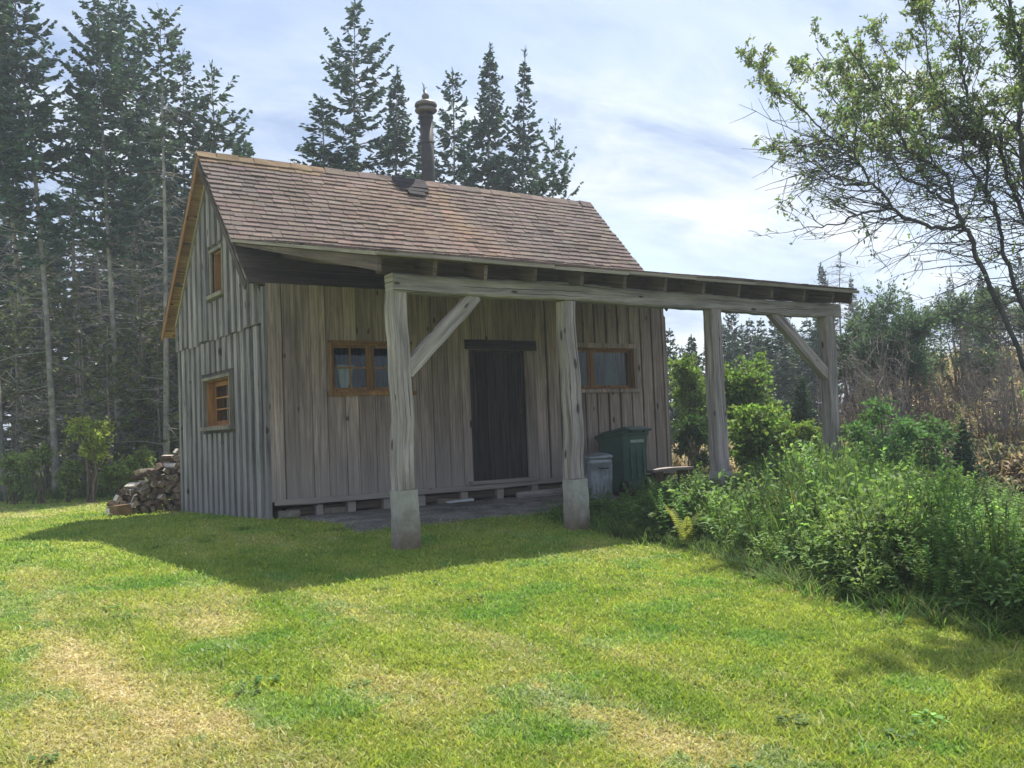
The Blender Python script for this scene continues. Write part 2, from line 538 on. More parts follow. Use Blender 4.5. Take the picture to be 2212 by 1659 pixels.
X, Y = np.meshgrid(gx, gy)
xf, yf = X.ravel(), Y.ravel()
V = np.stack([xf, yf, gz(xf, yf)], 1)
nx, ny = len(gx), len(gy)
i, j = np.meshgrid(np.arange(nx - 1), np.arange(ny - 1))
a = (j * nx + i).ravel()
F = np.stack([a, a + 1, a + nx + 1, a + nx], 1)
C = lawn_col(xf, yf) * .8
forest = sstep(11.0, 13.0, yf + .55 * xf + 1.2 * (fbm(xf * .3, yf * .3, 5) - .5)) * (xf < 9)
C = C * (1 - forest[:, None]) + np.array([.05, .05, .025]) * forest[:, None]
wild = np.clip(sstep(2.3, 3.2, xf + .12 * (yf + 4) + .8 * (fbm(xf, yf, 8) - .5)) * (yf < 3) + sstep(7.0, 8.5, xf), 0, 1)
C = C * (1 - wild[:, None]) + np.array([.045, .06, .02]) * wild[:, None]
brk = sstep(10.5, 13, xf + .12 * yf) * bearing(xf, yf)
C = C * (1 - brk[:, None]) + (np.array([.17, .125, .10]) * (.6 + .8 * fbm(xf * 2, yf * 2, 61)[:, None])) * brk[:, None]
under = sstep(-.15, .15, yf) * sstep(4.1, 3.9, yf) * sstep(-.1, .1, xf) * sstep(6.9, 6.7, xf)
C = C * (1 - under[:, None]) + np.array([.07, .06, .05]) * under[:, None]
M['ground'] = vcol('turf', rough=.95, noise=.45, nscale=30, spec=.1, bump=.4)
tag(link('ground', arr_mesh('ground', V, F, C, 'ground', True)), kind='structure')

# the worn strip of grit along the front of the cabin
def strip_mask(x, y):
    n = fbm(x * 1.3, y * 1.3, 77) - .5
    return sstep(.12, .35, x - .15 + n * .5) * sstep(5.2, 4.3, x + n) * sstep(-2.15, -1.6, y + n * .9) * sstep(.3, .05, y)
sxs, sys_ = np.arange(0.2, 5.0, .06), np.arange(-2.2, .25, .06)
SX, SY = np.meshgrid(sxs, sys_)
m = strip_mask(SX.ravel(), SY.ravel())
V = np.stack([SX.ravel(), SY.ravel(), gz(SX.ravel(), SY.ravel()) - .012 + .028 * m], 1)
nx, ny = len(sxs), len(sys_)
i, j = np.meshgrid(np.arange(nx - 1), np.arange(ny - 1)); a = (j * nx + i).ravel()
F = np.stack([a, a + 1, a + nx + 1, a + nx], 1)
g_ = (.35 + 1.2 * fbm(SX.ravel() * 5, SY.ravel() * 5, 90))[:, None]
M['grit'] = vcol('grit', rough=.95, noise=.6, nscale=28, spec=.1, bump=1.0)
tag(link('gravel_strip', arr_mesh('gravel_strip', V, F, np.array([.24, .225, .205]) * g_, 'grit', True)), kind='structure')

# ------------------------------------------------------------------ lawn grass
def blades(n, rmin, rmax, hmin, hmax, wmin, spread=1.05, expo=1.0):
    u = rng.random(n)
    r = rmin * (rmax / rmin) ** (u ** expo)
    th = YAW + (rng.random(n) * 2 - 1) * spread
    x = CAM[0] + np.sin(th) * r; y = CAM[1] + np.cos(th) * r
    keep = ~((x > -.05) & (x < 6.8) & (y > -.02) & (y < 4.05))
    keep &= strip_mask(x, y) < rng.random(n) * .8
    keep &= ~((x > 3.6) & (y < 3))
    for p_ in PIERS:
        keep &= ~((np.abs(x - p_) < .12) & (np.abs(y + 3.2) < .12))
    x, y, r = x[keep], y[keep], r[keep]
    return x, y, r

PIERS = (.14, 2.22, 4.5, 6.68)
bx, by, br = [], [], []
for args in ((470000, 2.9, 9.0, 0, 0, 0, .75, .9), (230000, 9.0, 26.0, 0, 0, 0, .75, 1.15)):
    x, y, r = blades(*args); bx.append(x); by.append(y); br.append(r)
bx, by, br = map(np.concatenate, (bx, by, br))
n = len(bx)
dr = dryness(bx, by)
clump = fbm(bx * 6, by * 6, 55)
h = (.010 + .022 * rng.random(n) ** 1.5 + .028 * np.clip(clump - .5, 0, 1)) * (1 - .4 * dr) * (1 + .02 * br)
tuft = rng.random(n) < .035 * (clump > .45)
h = np.where(tuft, h * 2.0, h)
w = (.0018 + .0018 * rng.random(n)) * (1 + br * .17)
az = rng.random(n) * 6.283
lean = h * (.25 + .9 * rng.random(n)) * (1 + .8 * dr)
la = rng.random(n) * 6.283
base = np.stack([bx, by, gz(bx, by) - .004], 1)
sd = np.stack([np.cos(az), np.sin(az), 0 * az], 1) * w[:, None]
ln = np.stack([np.cos(la), np.sin(la), 0 * la], 1) * lean[:, None]
mid = base + ln * .35 + np.stack([0 * h, 0 * h, h * .62], 1)
tip = base + ln + np.stack([0 * h, 0 * h, h], 1)
P = np.stack([base - sd, base + sd, mid + sd * .75, mid - sd * .75], 1)
P2 = np.stack([mid - sd * .75, mid + sd * .75, tip + sd * .12, tip - sd * .12], 1)
c = lawn_col(bx, by)
c = c * (1 + rng.normal(0, .15, (n, 1))) * (1 + rng.normal(0, .05, (n, 3)))
straw = rng.random(n) < .012 + .33 * dr
c[straw] = STRAW * (1 + rng.normal(0, .2, (straw.sum(), 1)))
clover = (fbm(bx * 2.1, by * 2.1, 63) > .64) & (dr < .5)
c[clover] = c[clover] * np.array([.78, .95, 1.05])
c = np.clip(c, .01, 1)
am = AM(); am.quads(P, c); am.quads(P2, c)
tag(link('grass', am.mesh('grass', 'grass')), kind='stuff')
print('grass', n)
# ------------------------------------------------------------------ the cabin
LEN, DEP, PLATE, RIDGE_Y, RIDGE_Z, KINK_Y = 6.72, 3.87, 2.93, 1.95, 5.05, .58
SLOPE = (RIDGE_Z - PLATE) / RIDGE_Y
KINK_Z = PLATE + SLOPE * KINK_Y
EAVE_Y, EAVE_Z = -3.56, 2.655
PSL = (KINK_Z - EAVE_Z) / (KINK_Y - EAVE_Y)
X0, X1 = -.24, 6.88
zroof = lambda y: RIDGE_Z - SLOPE * abs(y - RIDGE_Y)
zporch = lambda y: EAVE_Z + PSL * (y - EAVE_Y)
cabin = tag(empty('cabin'), 'weathered plank cabin with shingled gable roof and open front porch', 'cabin')


def wall(mb, boards, ops, f3, d0=0.0, tr=(0, 1)):
    """boards (ua, ub, zbot, ztop function or number, depth) cut round openings (u0, u1, z0, z1)"""
    for ua, ub, zb, zt, d in boards:
        cuts = sorted({ua, ub, *[e for o in ops for e in o[:2] if ua < e < ub]})
        ti = rng.uniform(*tr)
        for a, b in zip(cuts[:-1], cuts[1:]):
            zf = zt if callable(zt) else (lambda u, z=zt: z)
            za, zb_ = zf(a), zf(b)
            segs = [(zb, None)]
            for o in ops:
                if a >= o[0] - 1e-6 and b <= o[1] + 1e-6:
                    new = []
                    for lo, hi in segs:
                        top = min(za, zb_) if hi is None else hi
                        if o[3] <= lo or o[2] >= top:
                            new.append((lo, hi)); continue
                        if o[2] > lo: new.append((lo, o[2]))
                        if o[3] < top: new.append((o[3], hi))
                    segs = new
            for lo, hi in segs:
                if hi is None:
                    poly = [(a, lo), (b, lo), (b, zb_), (a, za)]
                else:
                    poly = [(a, lo), (b, lo), (b, hi), (a, hi)]
                if min(poly[2][1], poly[3][1]) - lo < .005: continue
                mb.prism(poly, f3, d0, d, tint=ti)

fF = lambda u, z, d: (u, -d, z)
fG = lambda u, z, d: (-d, u, z)
fB = lambda u, z, d: (u, DEP + d, z)
fE = lambda u, z, d: (LEN + d, u, z)
WL = (.83, 1.97, 1.56, 2.19); WR = (4.62, 5.98, 1.56, 2.2); DOOR = (2.9, 3.87, .27, 2.13)
GL = (1.30, 2.46, 1.20, 1.86); GU = (1.48, 1.98, 3.04, 3.64)

# front wall: wide planks, butted at the near end, gapped towards the far end
mb = MB(); u = 0.0; k = 0
while u < LEN - .02:
    w_ = rng.uniform(.17, .27) if u < 4.0 else .235
    w_ = min(w_, LEN - u)
    g = rng.choice([.006, .009, .014, .02]) if u < 3.9 else rng.uniform(.028, .042)
    dep = .026 + (.016 if k % 2 else 0) * (u < 3.9) + rng.uniform(0, .005)
    wall(mb, [(u, u + w_ - g, .215 + rng.uniform(-.012, .006), PLATE - .01, dep)], [WL, WR, DOOR], fF, -.004)
    u += w_; k += 1
tag(mb.build('wall', 'front', cabin), 'front wall of wide upright knotty planks')
mb = MB(); wall(mb, [(.02, LEN - .02, .18, PLATE - .02, -.006)], [WL, WR, DOOR], fF, -.05)
mb.build('wall_lining', 'room', cabin)
# gable wall: two tiers of narrow boards under battens, tinted dark for the shadow between
mb = MB()
BR = 2.44
top = lambda u: zroof(u) - .19
u = 0.0
while u < DEP - .02:
    w_ = min(rng.uniform(.235, .275), DEP - u)
    wall(mb, [(u + .004, u + w_ - .004, -.13 + .06 * (u < .3) + rng.uniform(0, .03), min(BR + .03, top(u) if u < .0 else 9), .022)], [GL, GU], fG, 0, (-.7, .0))
    if top(u + w_ / 2) > BR:
        a_, b_ = u + .003, u + w_ - .003
        for lo_, hi_ in ((a_, min(b_, RIDGE_Y)), (max(a_, RIDGE_Y), b_)):
            if hi_ - lo_ > .01:
                wall(mb, [(lo_, hi_, BR - rng.uniform(0, .03), top, .046)], [GL, GU], fG, .023, (-.7, .0))
    u += w_
    for off in (0.0,):
        bu = u + off + rng.normal(0, .006)
        if not (.06 < bu < DEP - .04): continue
        bw = rng.uniform(.055, .075)
        t_ = rng.uniform(.4, 1.0)
        wall(mb, [(bu - bw, bu + bw, -.12 + rng.uniform(0, .04), BR - .03, .060)], [(GL[0] - .11, GL[1] + .11, GL[2] - .1, GL[3] + .1)], fG, .022, (.5, 1.1))
        if top(bu) > BR + .1:
            wall(mb, [(bu - bw, bu + bw, BR - rng.uniform(.0, .05), (lambda q, c=bu: top(c) - .02), .086)], [(GU[0] - .1, GU[1] + .1, GU[2] - .1, GU[3] + .1)], fG, .046, (.5, 1.1))
mb.prism([(-.028, -.02), (.05, -.02), (.05, PLATE - .05), (-.028, PLATE - .05)], fG, 0, .05, tint=.25)
tag(mb.build('wall', 'gable', cabin), 'silver grey board and batten gable wall')
mb = MB()
for lo_, hi_ in ((.03, RIDGE_Y), (RIDGE_Y, DEP - .03)):
    wall(mb, [(lo_, hi_, -.1, (lambda q: zroof(q) - .22), -.006)], [GL, GU], fG, -.04)
mb.build('wall_lining', 'room', cabin)
for nm, f3, ua, ub, tp in (('back', fB, 0, LEN, lambda q: PLATE - .1), ('end', fE, 0, DEP, lambda q: zroof(q) - .2)):
    mb = MB(); u = ua
    while u < ub - .02:
        w_ = min(rng.uniform(.2, .27), ub - u)
        for lo_, hi_ in (((u + .004, u + w_ - .004),) if nm == 'back' or not (u < RIDGE_Y < u + w_) else ((u + .004, RIDGE_Y), (RIDGE_Y, u + w_ - .004))):
            wall(mb, [(lo_, hi_, -.1, tp, .024)], [], f3, -.02)
        wall(mb, [(u + w_ - .03, u + w_ + .02, -.09, (lambda q, c=u + w_: tp(c) - .03), .045)], [], f3, .024)
        u += w_
    tag(mb.build('wall', 'gable', cabin), ('back' if nm == 'back' else 'far end') + ' wall of upright boards')
mb = MB(); mb.slab((LEN / 2, DEP / 2, .17), (LEN / 2 - .07, 0, 0), (0, DEP / 2 - .07, 0), (0, 0, .02)); mb.build('floor', 'room', cabin)
mb = MB(); mb.slab((LEN / 2, DEP / 2, 2.9), (LEN / 2 - .07, 0, 0), (0, DEP / 2 - .07, 0), (0, 0, .02)); mb.build('ceiling', 'room', cabin)
# sill, joist ends and blocks under the floor
mb = MB(); mb.timber((.03, -.055, .20), (LEN, -.055, .215), .085, .07, (0, 1, 0), n=30, jit=.006); mb.build('sill_beam', 'front', cabin)
mb = MB(); mb.timber((.2, .10, .08), (LEN - .05, .10, .10), .14, .10, (0, 1, 0), n=16, jit=.006); mb.build('ground_sill', 'brown', cabin); mb = MB(); mb.timber((.2, 3.9, .06), (LEN - .05, 3.9, .08), .14, .16, (0, 1, 0), n=16, jit=.006)
mb.build('ground_sill', 'brown', cabin)
for x_ in (.62, 1.05, 1.55, 2.08, 2.75, 3.35, 3.95, 4.5, 5.1, 5.7, 6.3):
    mb = MB(); mb.timber((x_, -.04, .075 + rng.uniform(-.01, .01)), (x_, 3.6, .08), rng.uniform(.09, .12), .17, (1, 0, 0), n=5, jit=.005); mb.build('floor_joist', 'front', cabin)
for x_, w_ in ((.22, .15), (.85, .17), (2.5, .17), (4.75, .2), (6.55, .18)):
    mb = MB(); mb.slab((x_, .13, -.03), (w_, 0, 0), (0, .14, 0), (0, 0, .115), jit=.02); mb.build('foundation_stone', 'concrete', cabin)

# ---- roofs
def course_roof(mb, y_lo, z_lo, y_hi, z_hi, expo, colf, x0=X0, x1=X1):
    """overlapping shingle tabs laid in courses up one slope"""
    up = np.array([0, y_hi - y_lo, z_hi - z_lo]); ln = np.linalg.norm(up); up /= ln
    nn = np.cross((1, 0, 0), up)
    nc = int(round(ln / expo)); e = ln / nc
    wob = rng.random(3) * 6
    for c_ in range(nc):
        s_ = c_ * e
        x = x0 - rng.uniform(0, .3); dz = rng.normal(0, .004)
        while x < x1:
            w_ = rng.uniform(.13, .27)
            a, b = max(x, x0), min(x + w_ - .006, x1)
            if b - a > .03:
                tilt = .15 + rng.normal(0, .03)
                u2 = up - nn * tilt; u2 /= np.linalg.norm(u2); n2 = np.cross((1, 0, 0), u2)
                hl = min(e * .62, (ln - s_) / 2 + .01)
                ctr = np.array([(a + b) / 2, y_lo, z_lo]) + up * (s_ + hl - .008 + dz + rng.normal(0, .006)) + nn * .009
                ctr = ctr + nn * .010 * math.sin(ctr[0] * 1.7 + wob[0]) * math.sin(s_ * 2 + wob[1])
                mb.slab(ctr, ((b - a) / 2, 0, 0), u2 * hl, n2 * .0085, jit=.0012, col=tuple(colf((a + b) / 2, s_ / ln)))
            x += w_


def sh_col(x, t):
    base = np.array([.165, .122, .102])
    k = vnoise(x * .8 + 3, t * 3, 5)
    c = base * (1 - k * .5) + np.array([.14, .12, .122]) * k * .5
    st = math.exp(-((x - 3.75 + .5 * t) / .33) ** 2) * .32 * vnoise(x * 5, t * 2.5, 9) + math.exp(-((x - 2.9) / 1.4) ** 2) * .14
    c = c * (1 - st) + np.array([.34, .20, .115]) * st
    if t > .86 and x < 1.6:
        c = c * .6 + np.array([.24, .15, .055]) * .4
    c = c * math.exp(rng.normal(0, .12)) * (1 + rng.normal(0, .03, 3))
    if rng.random() < .03: c = c * .65
    return np.clip(c, .01, .7)

roof = MB()
th = math.sqrt(1 + SLOPE ** 2)
# sheathing: horizontal boards, the lowest ones left bare beneath the porch roof
course_roof(roof, KINK_Y, KINK_Z, RIDGE_Y, RIDGE_Z, .108, sh_col)
ridge_n = 26
for q in range(ridge_n):
    xa = X0 + (X1 - X0) * q / ridge_n; xb = X0 + (X1 - X0) * (q + 1.12) / ridge_n; xb = min(xb, X1)
    for sg in (-1, 1):
        d_ = np.array([0, sg, -SLOPE]) / th; nn = np.array([0, sg * SLOPE, 1]) / th
        cc_ = sh_col((xa + xb) / 2, .95)
        if xa < 1.3: cc_ = cc_ * .7 + np.array([.22, .15, .07]) * .3
        roof.slab(np.array([(xa + xb) / 2, RIDGE_Y, RIDGE_Z + .022]) + d_ * .07 + nn * (.004 + .004 * (q % 2)), ((xb - xa) / 2, 0, 0), d_ * .075, nn * .006, jit=.007, col=tuple(cc_))
bl = RIDGE_Y + 2.17
up_ = np.array([0, bl - RIDGE_Y, -SLOPE * (bl - RIDGE_Y)]); lb = np.linalg.norm(up_); up_ /= lb
course_roof(roof, bl, RIDGE_Z - SLOPE * (bl - RIDGE_Y), RIDGE_Y, RIDGE_Z, .25, sh_col)
roofo = tag(roof.build('roof', 'shingle', cabin), 'steep main roof of reddish brown shingles')
# boarding under the shingles
mb = MB()
dn = np.array([0, -1, -SLOPE]) / th; nf = np.array([0, -SLOPE, 1]) / th
s_ = 0.02; total = (RIDGE_Y) * th
while s_ < total - .02:
    w_ = min(rng.uniform(.13, .17), total - s_)
    c_ = np.array([(X0 + X1) / 2, RIDGE_Y, RIDGE_Z]) + dn * (s_ + w_ / 2) - nf * (.03 + rng.uniform(0, .004))
    mb.slab(c_, ((X1 - X0) / 2 - .02 - rng.uniform(0, .03), 0, 0), dn * (w_ / 2 - .004), nf * .011, tint=rng.random())
    s_ += w_
mb.build('roof_boarding', 'brown', roofo)
mb = MB(); s_ = 0.02; total = (bl - RIDGE_Y) * th
db = np.array([0, 1, -SLOPE]) / th; nb = np.array([0, SLOPE, 1]) / th
while s_ < total - .02:
    w_ = min(rng.uniform(.2, .26), total - s_)
    c_ = np.array([(X0 + X1) / 2, RIDGE_Y, RIDGE_Z]) + db * (s_ + w_ / 2) - nb * .03
    mb.slab(c_, ((X1 - X0) / 2 - .015, 0, 0), db * (w_ / 2 - .003), nb * .012)
    s_ += w_
tag(mb.build('roof_boarding', 'pine', roofo), 'unweathered orange boards under the back slope')
# barge boards, and the pale trim that runs up the gable
for x_ in (X0 + .012, X1 - .012):
    mb = MB(); e0 = np.array([x_, bl, RIDGE_Z - SLOPE * (bl - RIDGE_Y)]); e1 = np.array([x_, RIDGE_Y, RIDGE_Z])
    cc_ = (e0 + e1) / 2 - nb * .085; mb.slab(cc_, (e1 - e0) / 2, nb * .045, (.011, 0, 0)); mb.build('barge_board', 'orange', roofo)
    mb = MB(); e0 = np.array([x_, 0.0, PLATE]); cc_ = (e0 + e1) / 2 - nf * .085; mb.slab(cc_, (e1 - e0) / 2, nf * .042, (.010, 0, 0)); mb.build('barge_board', 'brown', roofo)
mb = MB()
e0 = np.array([-.085, DEP + .05, zroof(DEP + .05)]); e1 = np.array([-.085, RIDGE_Y, RIDGE_Z])
mb.slab((e0 + e1) / 2 - nb * .17 - np.array([0, .02, .02]), (e1 - e0) / 2 * .97, nb * .03, (.02, 0, 0), tint=.7)
mb.build('gable_trim', 'trim', cabin)
# dark patch of flashing by the flue
mb = MB()
for r_, (a, b) in enumerate(((2.80, 3.40), (2.80, 3.38), (2.86, 3.36), (2.95, 3.26))):
    u2 = -dn
    c_ = np.array([(a + b) / 2, RIDGE_Y, RIDGE_Z]) + dn * (.05 + r_ * .115) + nf * .036
    mb.slab(c_, ((b - a) / 2, 0, 0), (u2 - nf * .08) * .072, nf * .006, jit=.006, col=(.035, .03, .034))
mb.build('flashing', 'shingle', roofo)

pr = MB()
course_roof(pr, EAVE_Y, EAVE_Z, KINK_Y - .01, KINK_Z - .003, .125, lambda x, t: sh_col(x, .3) * (.9 if t < .9 else 1))
porch = tag(pr.build('porch_roof', 'shingle', cabin), 'low pitched porch roof of worn shingles')
pu = np.array([0, 1, PSL]) / math.hypot(1, PSL); pn = np.array([0, -PSL, 1]) / math.hypot(1, PSL)
pl_ = (KINK_Y - EAVE_Y) * math.hypot(1, PSL)
mb = MB(); s_ = .01
while s_ < pl_ - .08:
    w_ = min(rng.uniform(.13, .18), pl_ - .06 - s_)
    mb.slab(np.array([(X0 + X1) / 2, EAVE_Y, EAVE_Z]) + pu * (s_ + w_ / 2) - pn * .022, ((X1 - X0) / 2 - .012, 0, 0), pu * (w_ / 2 - .003), pn * .011)
    s_ += w_
mb.build('porch_boarding', 'brown', porch)
mb = MB()
for sx_ in (X0 - .004, X1 + .004):
    mb.slab(np.array([sx_, EAVE_Y, EAVE_Z]) + pu * (pl_ / 2 - .03) - pn * .012, pu * (pl_ / 2 - .03), (.009, 0, 0), pn * .017, tint=.8)
nd = 7
for q in range(nd):
    xa = X0 + (X1 - X0) * q / nd; xb = X0 + (X1 - X0) * (q + 1) / nd
    mb.slab(np.array([(xa + xb) / 2, EAVE_Y - .011, EAVE_Z - .012 + rng.normal(0, .004)]), ((xb - xa) / 2 - .002, 0, 0), (0, .009, 0), (0, 0, .016), jit=.003, tint=rng.uniform(.5, 1))
mb.build('drip_edge', 'trim', porch)
for q, x_ in enumerate((-.19, .42, 1.0, 1.6, 2.22, 2.83, 3.43, 4.05, 4.65, 5.25, 5.87, 6.45, 6.83)):
    mb = MB(); wv = .042; hh = .15
    ya, yb = KINK_Y - .12, EAVE_Y + .05
    if q == 0:      # the outermost is cut to a long wedge that dies out against the main roof
        za, zb = zporch(ya) - .04, zporch(yb) - .04
        tp = [(ya, za - .025), (ya, za), (yb, zb), (yb, zb - .135)]
        V = [(x_ - .022, y, z) for y, z in tp] + [(x_ + .022, y, z) for y, z in tp]
        uv = [(y * 1.0 + 9, z + (0 if y > 0 else .93)) for y, z in tp]
        Fq = [(0, 1, 2, 3), (7, 6, 5, 4), (0, 3, 7, 4), (1, 5, 6, 2), (3, 2, 6, 7), (0, 4, 5, 1)]
        mb.add(V, Fq, [[uv[i % 4] for i in f] for f in Fq], .95)
    else:
        a_ = np.array([x_, ya, zporch(ya)]) - pn * (.036 + hh / 2); b_ = np.array([x_, yb, zporch(yb)]) - pn * (.036 + hh / 2)
        mb.timber(a_, b_, wv, hh, (1, 0, 0), n=10, jit=.004, cham=.1, tint=rng.uniform(.4, .8))
    mb.build('rafter', 'brown', porch)

# ---- posts on concrete piers, beam and braces
BEAM_Z0, BEAM_Z1 = 2.345, 2.53
for (x_, w_, pt, lean_) in ((.145, .18, .445, .00), (2.225, .175, .425, -.015), (4.465, .18, .385, -.01), (6.64, .18, .35, .0)):
    g0 = float(gz(x_, -3.2))
    mb = MB(); mb.timber((x_, -3.2, pt), (x_ + lean_, -3.2, BEAM_Z0 + .004), w_, w_, (1, 0, 0), n=26, jit=.007, cham=.16, taper=.07, tint=rng.uniform(.3, .7))
    po = mb.build('post', 'post', cabin)
    mb = MB(); mb.timber((x_ + .005, -3.2, g0 - .25), (x_ + .005, -3.2, pt - .003), w_ + .045, w_ + .045, (1, 0, 0), n=10, jit=.003, cham=.07, taper=.10)
    tag(mb.build('pier', 'concrete', po), 'rough concrete pier stained brown at the foot')
mb = MB(); mb.slab((3.4, -3.10, 2.615), (3.42, 0, 0), (0, .012, 0), (0, 0, .075), tint=.3); mb.build('blocking_board', 'brown', porch)
mb = MB(); mb.timber((.055, -3.2, (BEAM_Z0 + BEAM_Z1) / 2), (6.86, -3.2, (BEAM_Z0 + BEAM_Z1) / 2 - .01), .17, BEAM_Z1 - BEAM_Z0, (0, 1, 0), n=60, jit=.011, cham=.2)
mb.build('beam', 'beam', cabin)
for a_, b_ in (((.20, -3.22, 1.57), (1.02, -3.22, 2.36)), ((6.62, -3.22, 1.50), (5.52, -3.22, 2.36))):
    mb = MB(); mb.timber(a_, b_, .1, .145, (0, 1, 0), n=10, jit=.004, cham=.1, tint=.7); mb.build('brace', 'post', cabin)

# ---- door
mb = MB(); u = DOOR[0]
while u < DOOR[1] - .01:
    w_ = min(rng.uniform(.15, .2), DOOR[1] - u)
    mb.prism([(u + .003, .285), (u + w_ - .003, .285), (u + w_ - .003, 2.11), (u + .003, 2.11)], fF, -.05, -.026 + rng.uniform(0, .004)); u += w_
door = tag(mb.build('door', 'dark', cabin), 'dark plank door streaked with wear')
mb = MB(); mb.slab((3.44, -.055, 2.205), (.61, 0, 0), (0, .03, 0), (0, 0, .07), jit=.006); mb.build('lintel', 'dark', cabin)
mb = MB(); mb.slab((3.385, -.075, .262), (.56, 0, 0), (0, .065, 0), (0, 0, .02), jit=.004); mb.build('threshold', 'front', cabin)
mb = MB(); mb.tube([(3.78, -.0, 1.18), (3.78, .012 - .05, 1.2), (3.78, -.038, 1.3), (3.78, 0, 1.32)], [.008] * 4, 6); mb.build('handle', 'rust', door)

# ---- windows
def window(op, f3, frame_mat, label, depth, cols, rows, trim=None, fw=.05, mull=None, sashdepth=.02, trimw=.06, sill=True):
    u0, u1, z0, z1 = op
    mb = MB()
    for p_ in ([(u0, z0), (u0 + .022, z0), (u0 + .022, z1), (u0, z1)], [(u1 - .022, z0), (u1, z0), (u1, z1), (u1 - .022, z1)],
               [(u0 + .022, z1 - .022), (u1 - .022, z1 - .022), (u1 - .022, z1), (u0 + .022, z1)], [(u0 + .022, z0), (u1 - .022, z0), (u1 - .022, z0 + .022), (u0 + .022, z0 + .022)]):
        mb.prism(p_, f3, -depth - .03, .02)
    win = tag(mb.build('window', frame_mat, cabin), label)
    mb = MB(); gm = MB()
    mids = [u0 + .022] + (mull or []) + [u1 - .022]
    for a, b in zip(mids[:-1], mids[1:]):
        a_, b_ = a + (.0 if a == mids[0] else .024), b - (.0 if b == mids[-1] else .024)
        z0_, z1_ = z0 + .022, z1 - .022
        for p_ in ([(a_, z0_), (a_ + fw, z0_), (a_ + fw, z1_), (a_, z1_)], [(b_ - fw, z0_), (b_, z0_), (b_, z1_), (b_ - fw, z1_)],
                   [(a_ + fw, z1_ - fw), (b_ - fw, z1_ - fw), (b_ - fw, z1_), (a_ + fw, z1_)], [(a_ + fw, z0_), (b_ - fw, z0_), (b_ - fw, z0_ + fw), (a_ + fw, z0_ + fw)]):
            mb.prism(p_, f3, -depth - sashdepth, -depth)
        for q in range(1, cols):
            c_ = a_ + fw + (b_ - a_ - 2 * fw) * q / cols
            mb.prism([(c_ - .011, z0_ + fw), (c_ + .011, z0_ + fw), (c_ + .011, z1_ - fw), (c_ - .011, z1_ - fw)], f3, -depth - sashdepth, -depth - .004, tint=.9)
        for q in range(1, rows):
            c_ = z0_ + fw + (z1_ - z0_ - 2 * fw) * q / rows
            mb.prism([(a_ + fw, c_ - .011), (b_ - fw, c_ - .011), (b_ - fw, c_ + .011), (a_ + fw, c_ + .011)], f3, -depth - sashdepth + .002, -depth - .002, tint=.9)
        gm.prism([(a_ + fw * .5, z0_ + fw * .5), (b_ - fw * .5, z0_ + fw * .5), (b_ - fw * .5, z1_ - fw * .5), (a_ + fw * .5, z1_ - fw * .5)], f3, -depth - .014, -depth - .010)
    for m_ in (mull or []):
        mb.prism([(m_ - .024, z0 + .022), (m_ + .024, z0 + .022), (m_ + .024, z1 - .022), (m_ - .024, z1 - .022)], f3, -depth - .03, -depth + .012)
    mb.build('sash', frame_mat if trim != 'room' else 'front', win)
    gm.build('pane', 'glass', win)
    if trim:
        d_ = .05 if f3 is fF else .085
        mb = MB(); t = trimw
        mb.prism([(u0 - t, z1), (u1 + t, z1), (u1 + t, z1 + t), (u0 - t, z1 + t)], f3, .02, d_)
        mb.prism([(u0 - t * .8, z0), (u0, z0), (u0, z1), (u0 - t * .8, z1)], f3, .02, d_ - .006)
        mb.prism([(u1, z0), (u1 + t * .8, z0), (u1 + t * .8, z1), (u1, z1)], f3, .02, d_ - .006)
        mb.build('frame', trim, win)
    if sill:
        mb = MB(); mb.prism([(u0 - trimw - .03, z0 - .055), (u1 + trimw + .03, z0 - .055), (u1 + trimw + .03, z0 - .002), (u0 - trimw - .03, z0 - .002)], f3, .0, .075 if f3 is fF else .12)
        mb.build('sill', trim or 'brown', win)
    return win

M['frame'] = wood('brown_window_wood', (.23, .12, .055), (.44, .25, .12), knots=.1, tintamt=.4)
window(WL, fF, 'frame', 'double casement with small panes in brown wooden sashes', .012, 2, 2, 'frame', mull=[1.40], fw=.035, trimw=.035)
window(WR, fF, 'frame', 'wide window in a pale plank frame', .05, 1, 1, 'front', mull=[5.17], fw=.04, trimw=.07)
window(GL, fG, 'orange', 'deep set small paned window in the gable', .085, 2, 3, 'trim', fw=.06, trimw=.042)
window(GU, fG, 'orange', 'narrow deep set attic window', .12, 1, 2, 'trim', fw=.05, trimw=.042)

# ---- flue
fx, fy = 3.765, 2.42
mb = MB(); mb.tube([(fx, fy, 4.2), (fx, fy, 5.2), (fx, fy, 6.45)], [.112, .112, .110], 20); flue = mb.build('chimney_pipe', 'rust', cabin, True)
mb = MB(); mb.tube([(fx, fy, 5.86), (fx, fy, 5.885)], [.118, .118], 20); mb.build('pipe_band', 'rust', flue); mb = MB(); mb.tube([(fx, fy, 6.30), (fx, fy, 6.34)], [.12, .12], 20); mb.build('pipe_band', 'rust', flue)
mb = MB()
mb.tube([(fx, fy, 6.40), (fx, fy, 6.405), (fx, fy, 6.43), (fx, fy, 6.455), (fx, fy, 6.46)], [.115, .16, .188, .188, .12], 20)
mb.tube([(fx, fy, 6.46), (fx, fy, 6.51)], [.135, .135], 20)
mb.tube([(fx, fy, 6.505), (fx, fy, 6.51), (fx, fy, 6.53), (fx, fy, 6.57), (fx, fy, 6.60), (fx, fy, 6.63)], [.125, .188, .192, .175, .12, .05], 20)
mb.tube([(fx, fy, 6.62), (fx, fy, 6.66), (fx, fy, 6.70), (fx, fy, 6.74), (fx, fy, 6.79)], [.035, .06, .065, .03, .008], 12)
mb.build('chimney_cap', 'cap', flue, True)

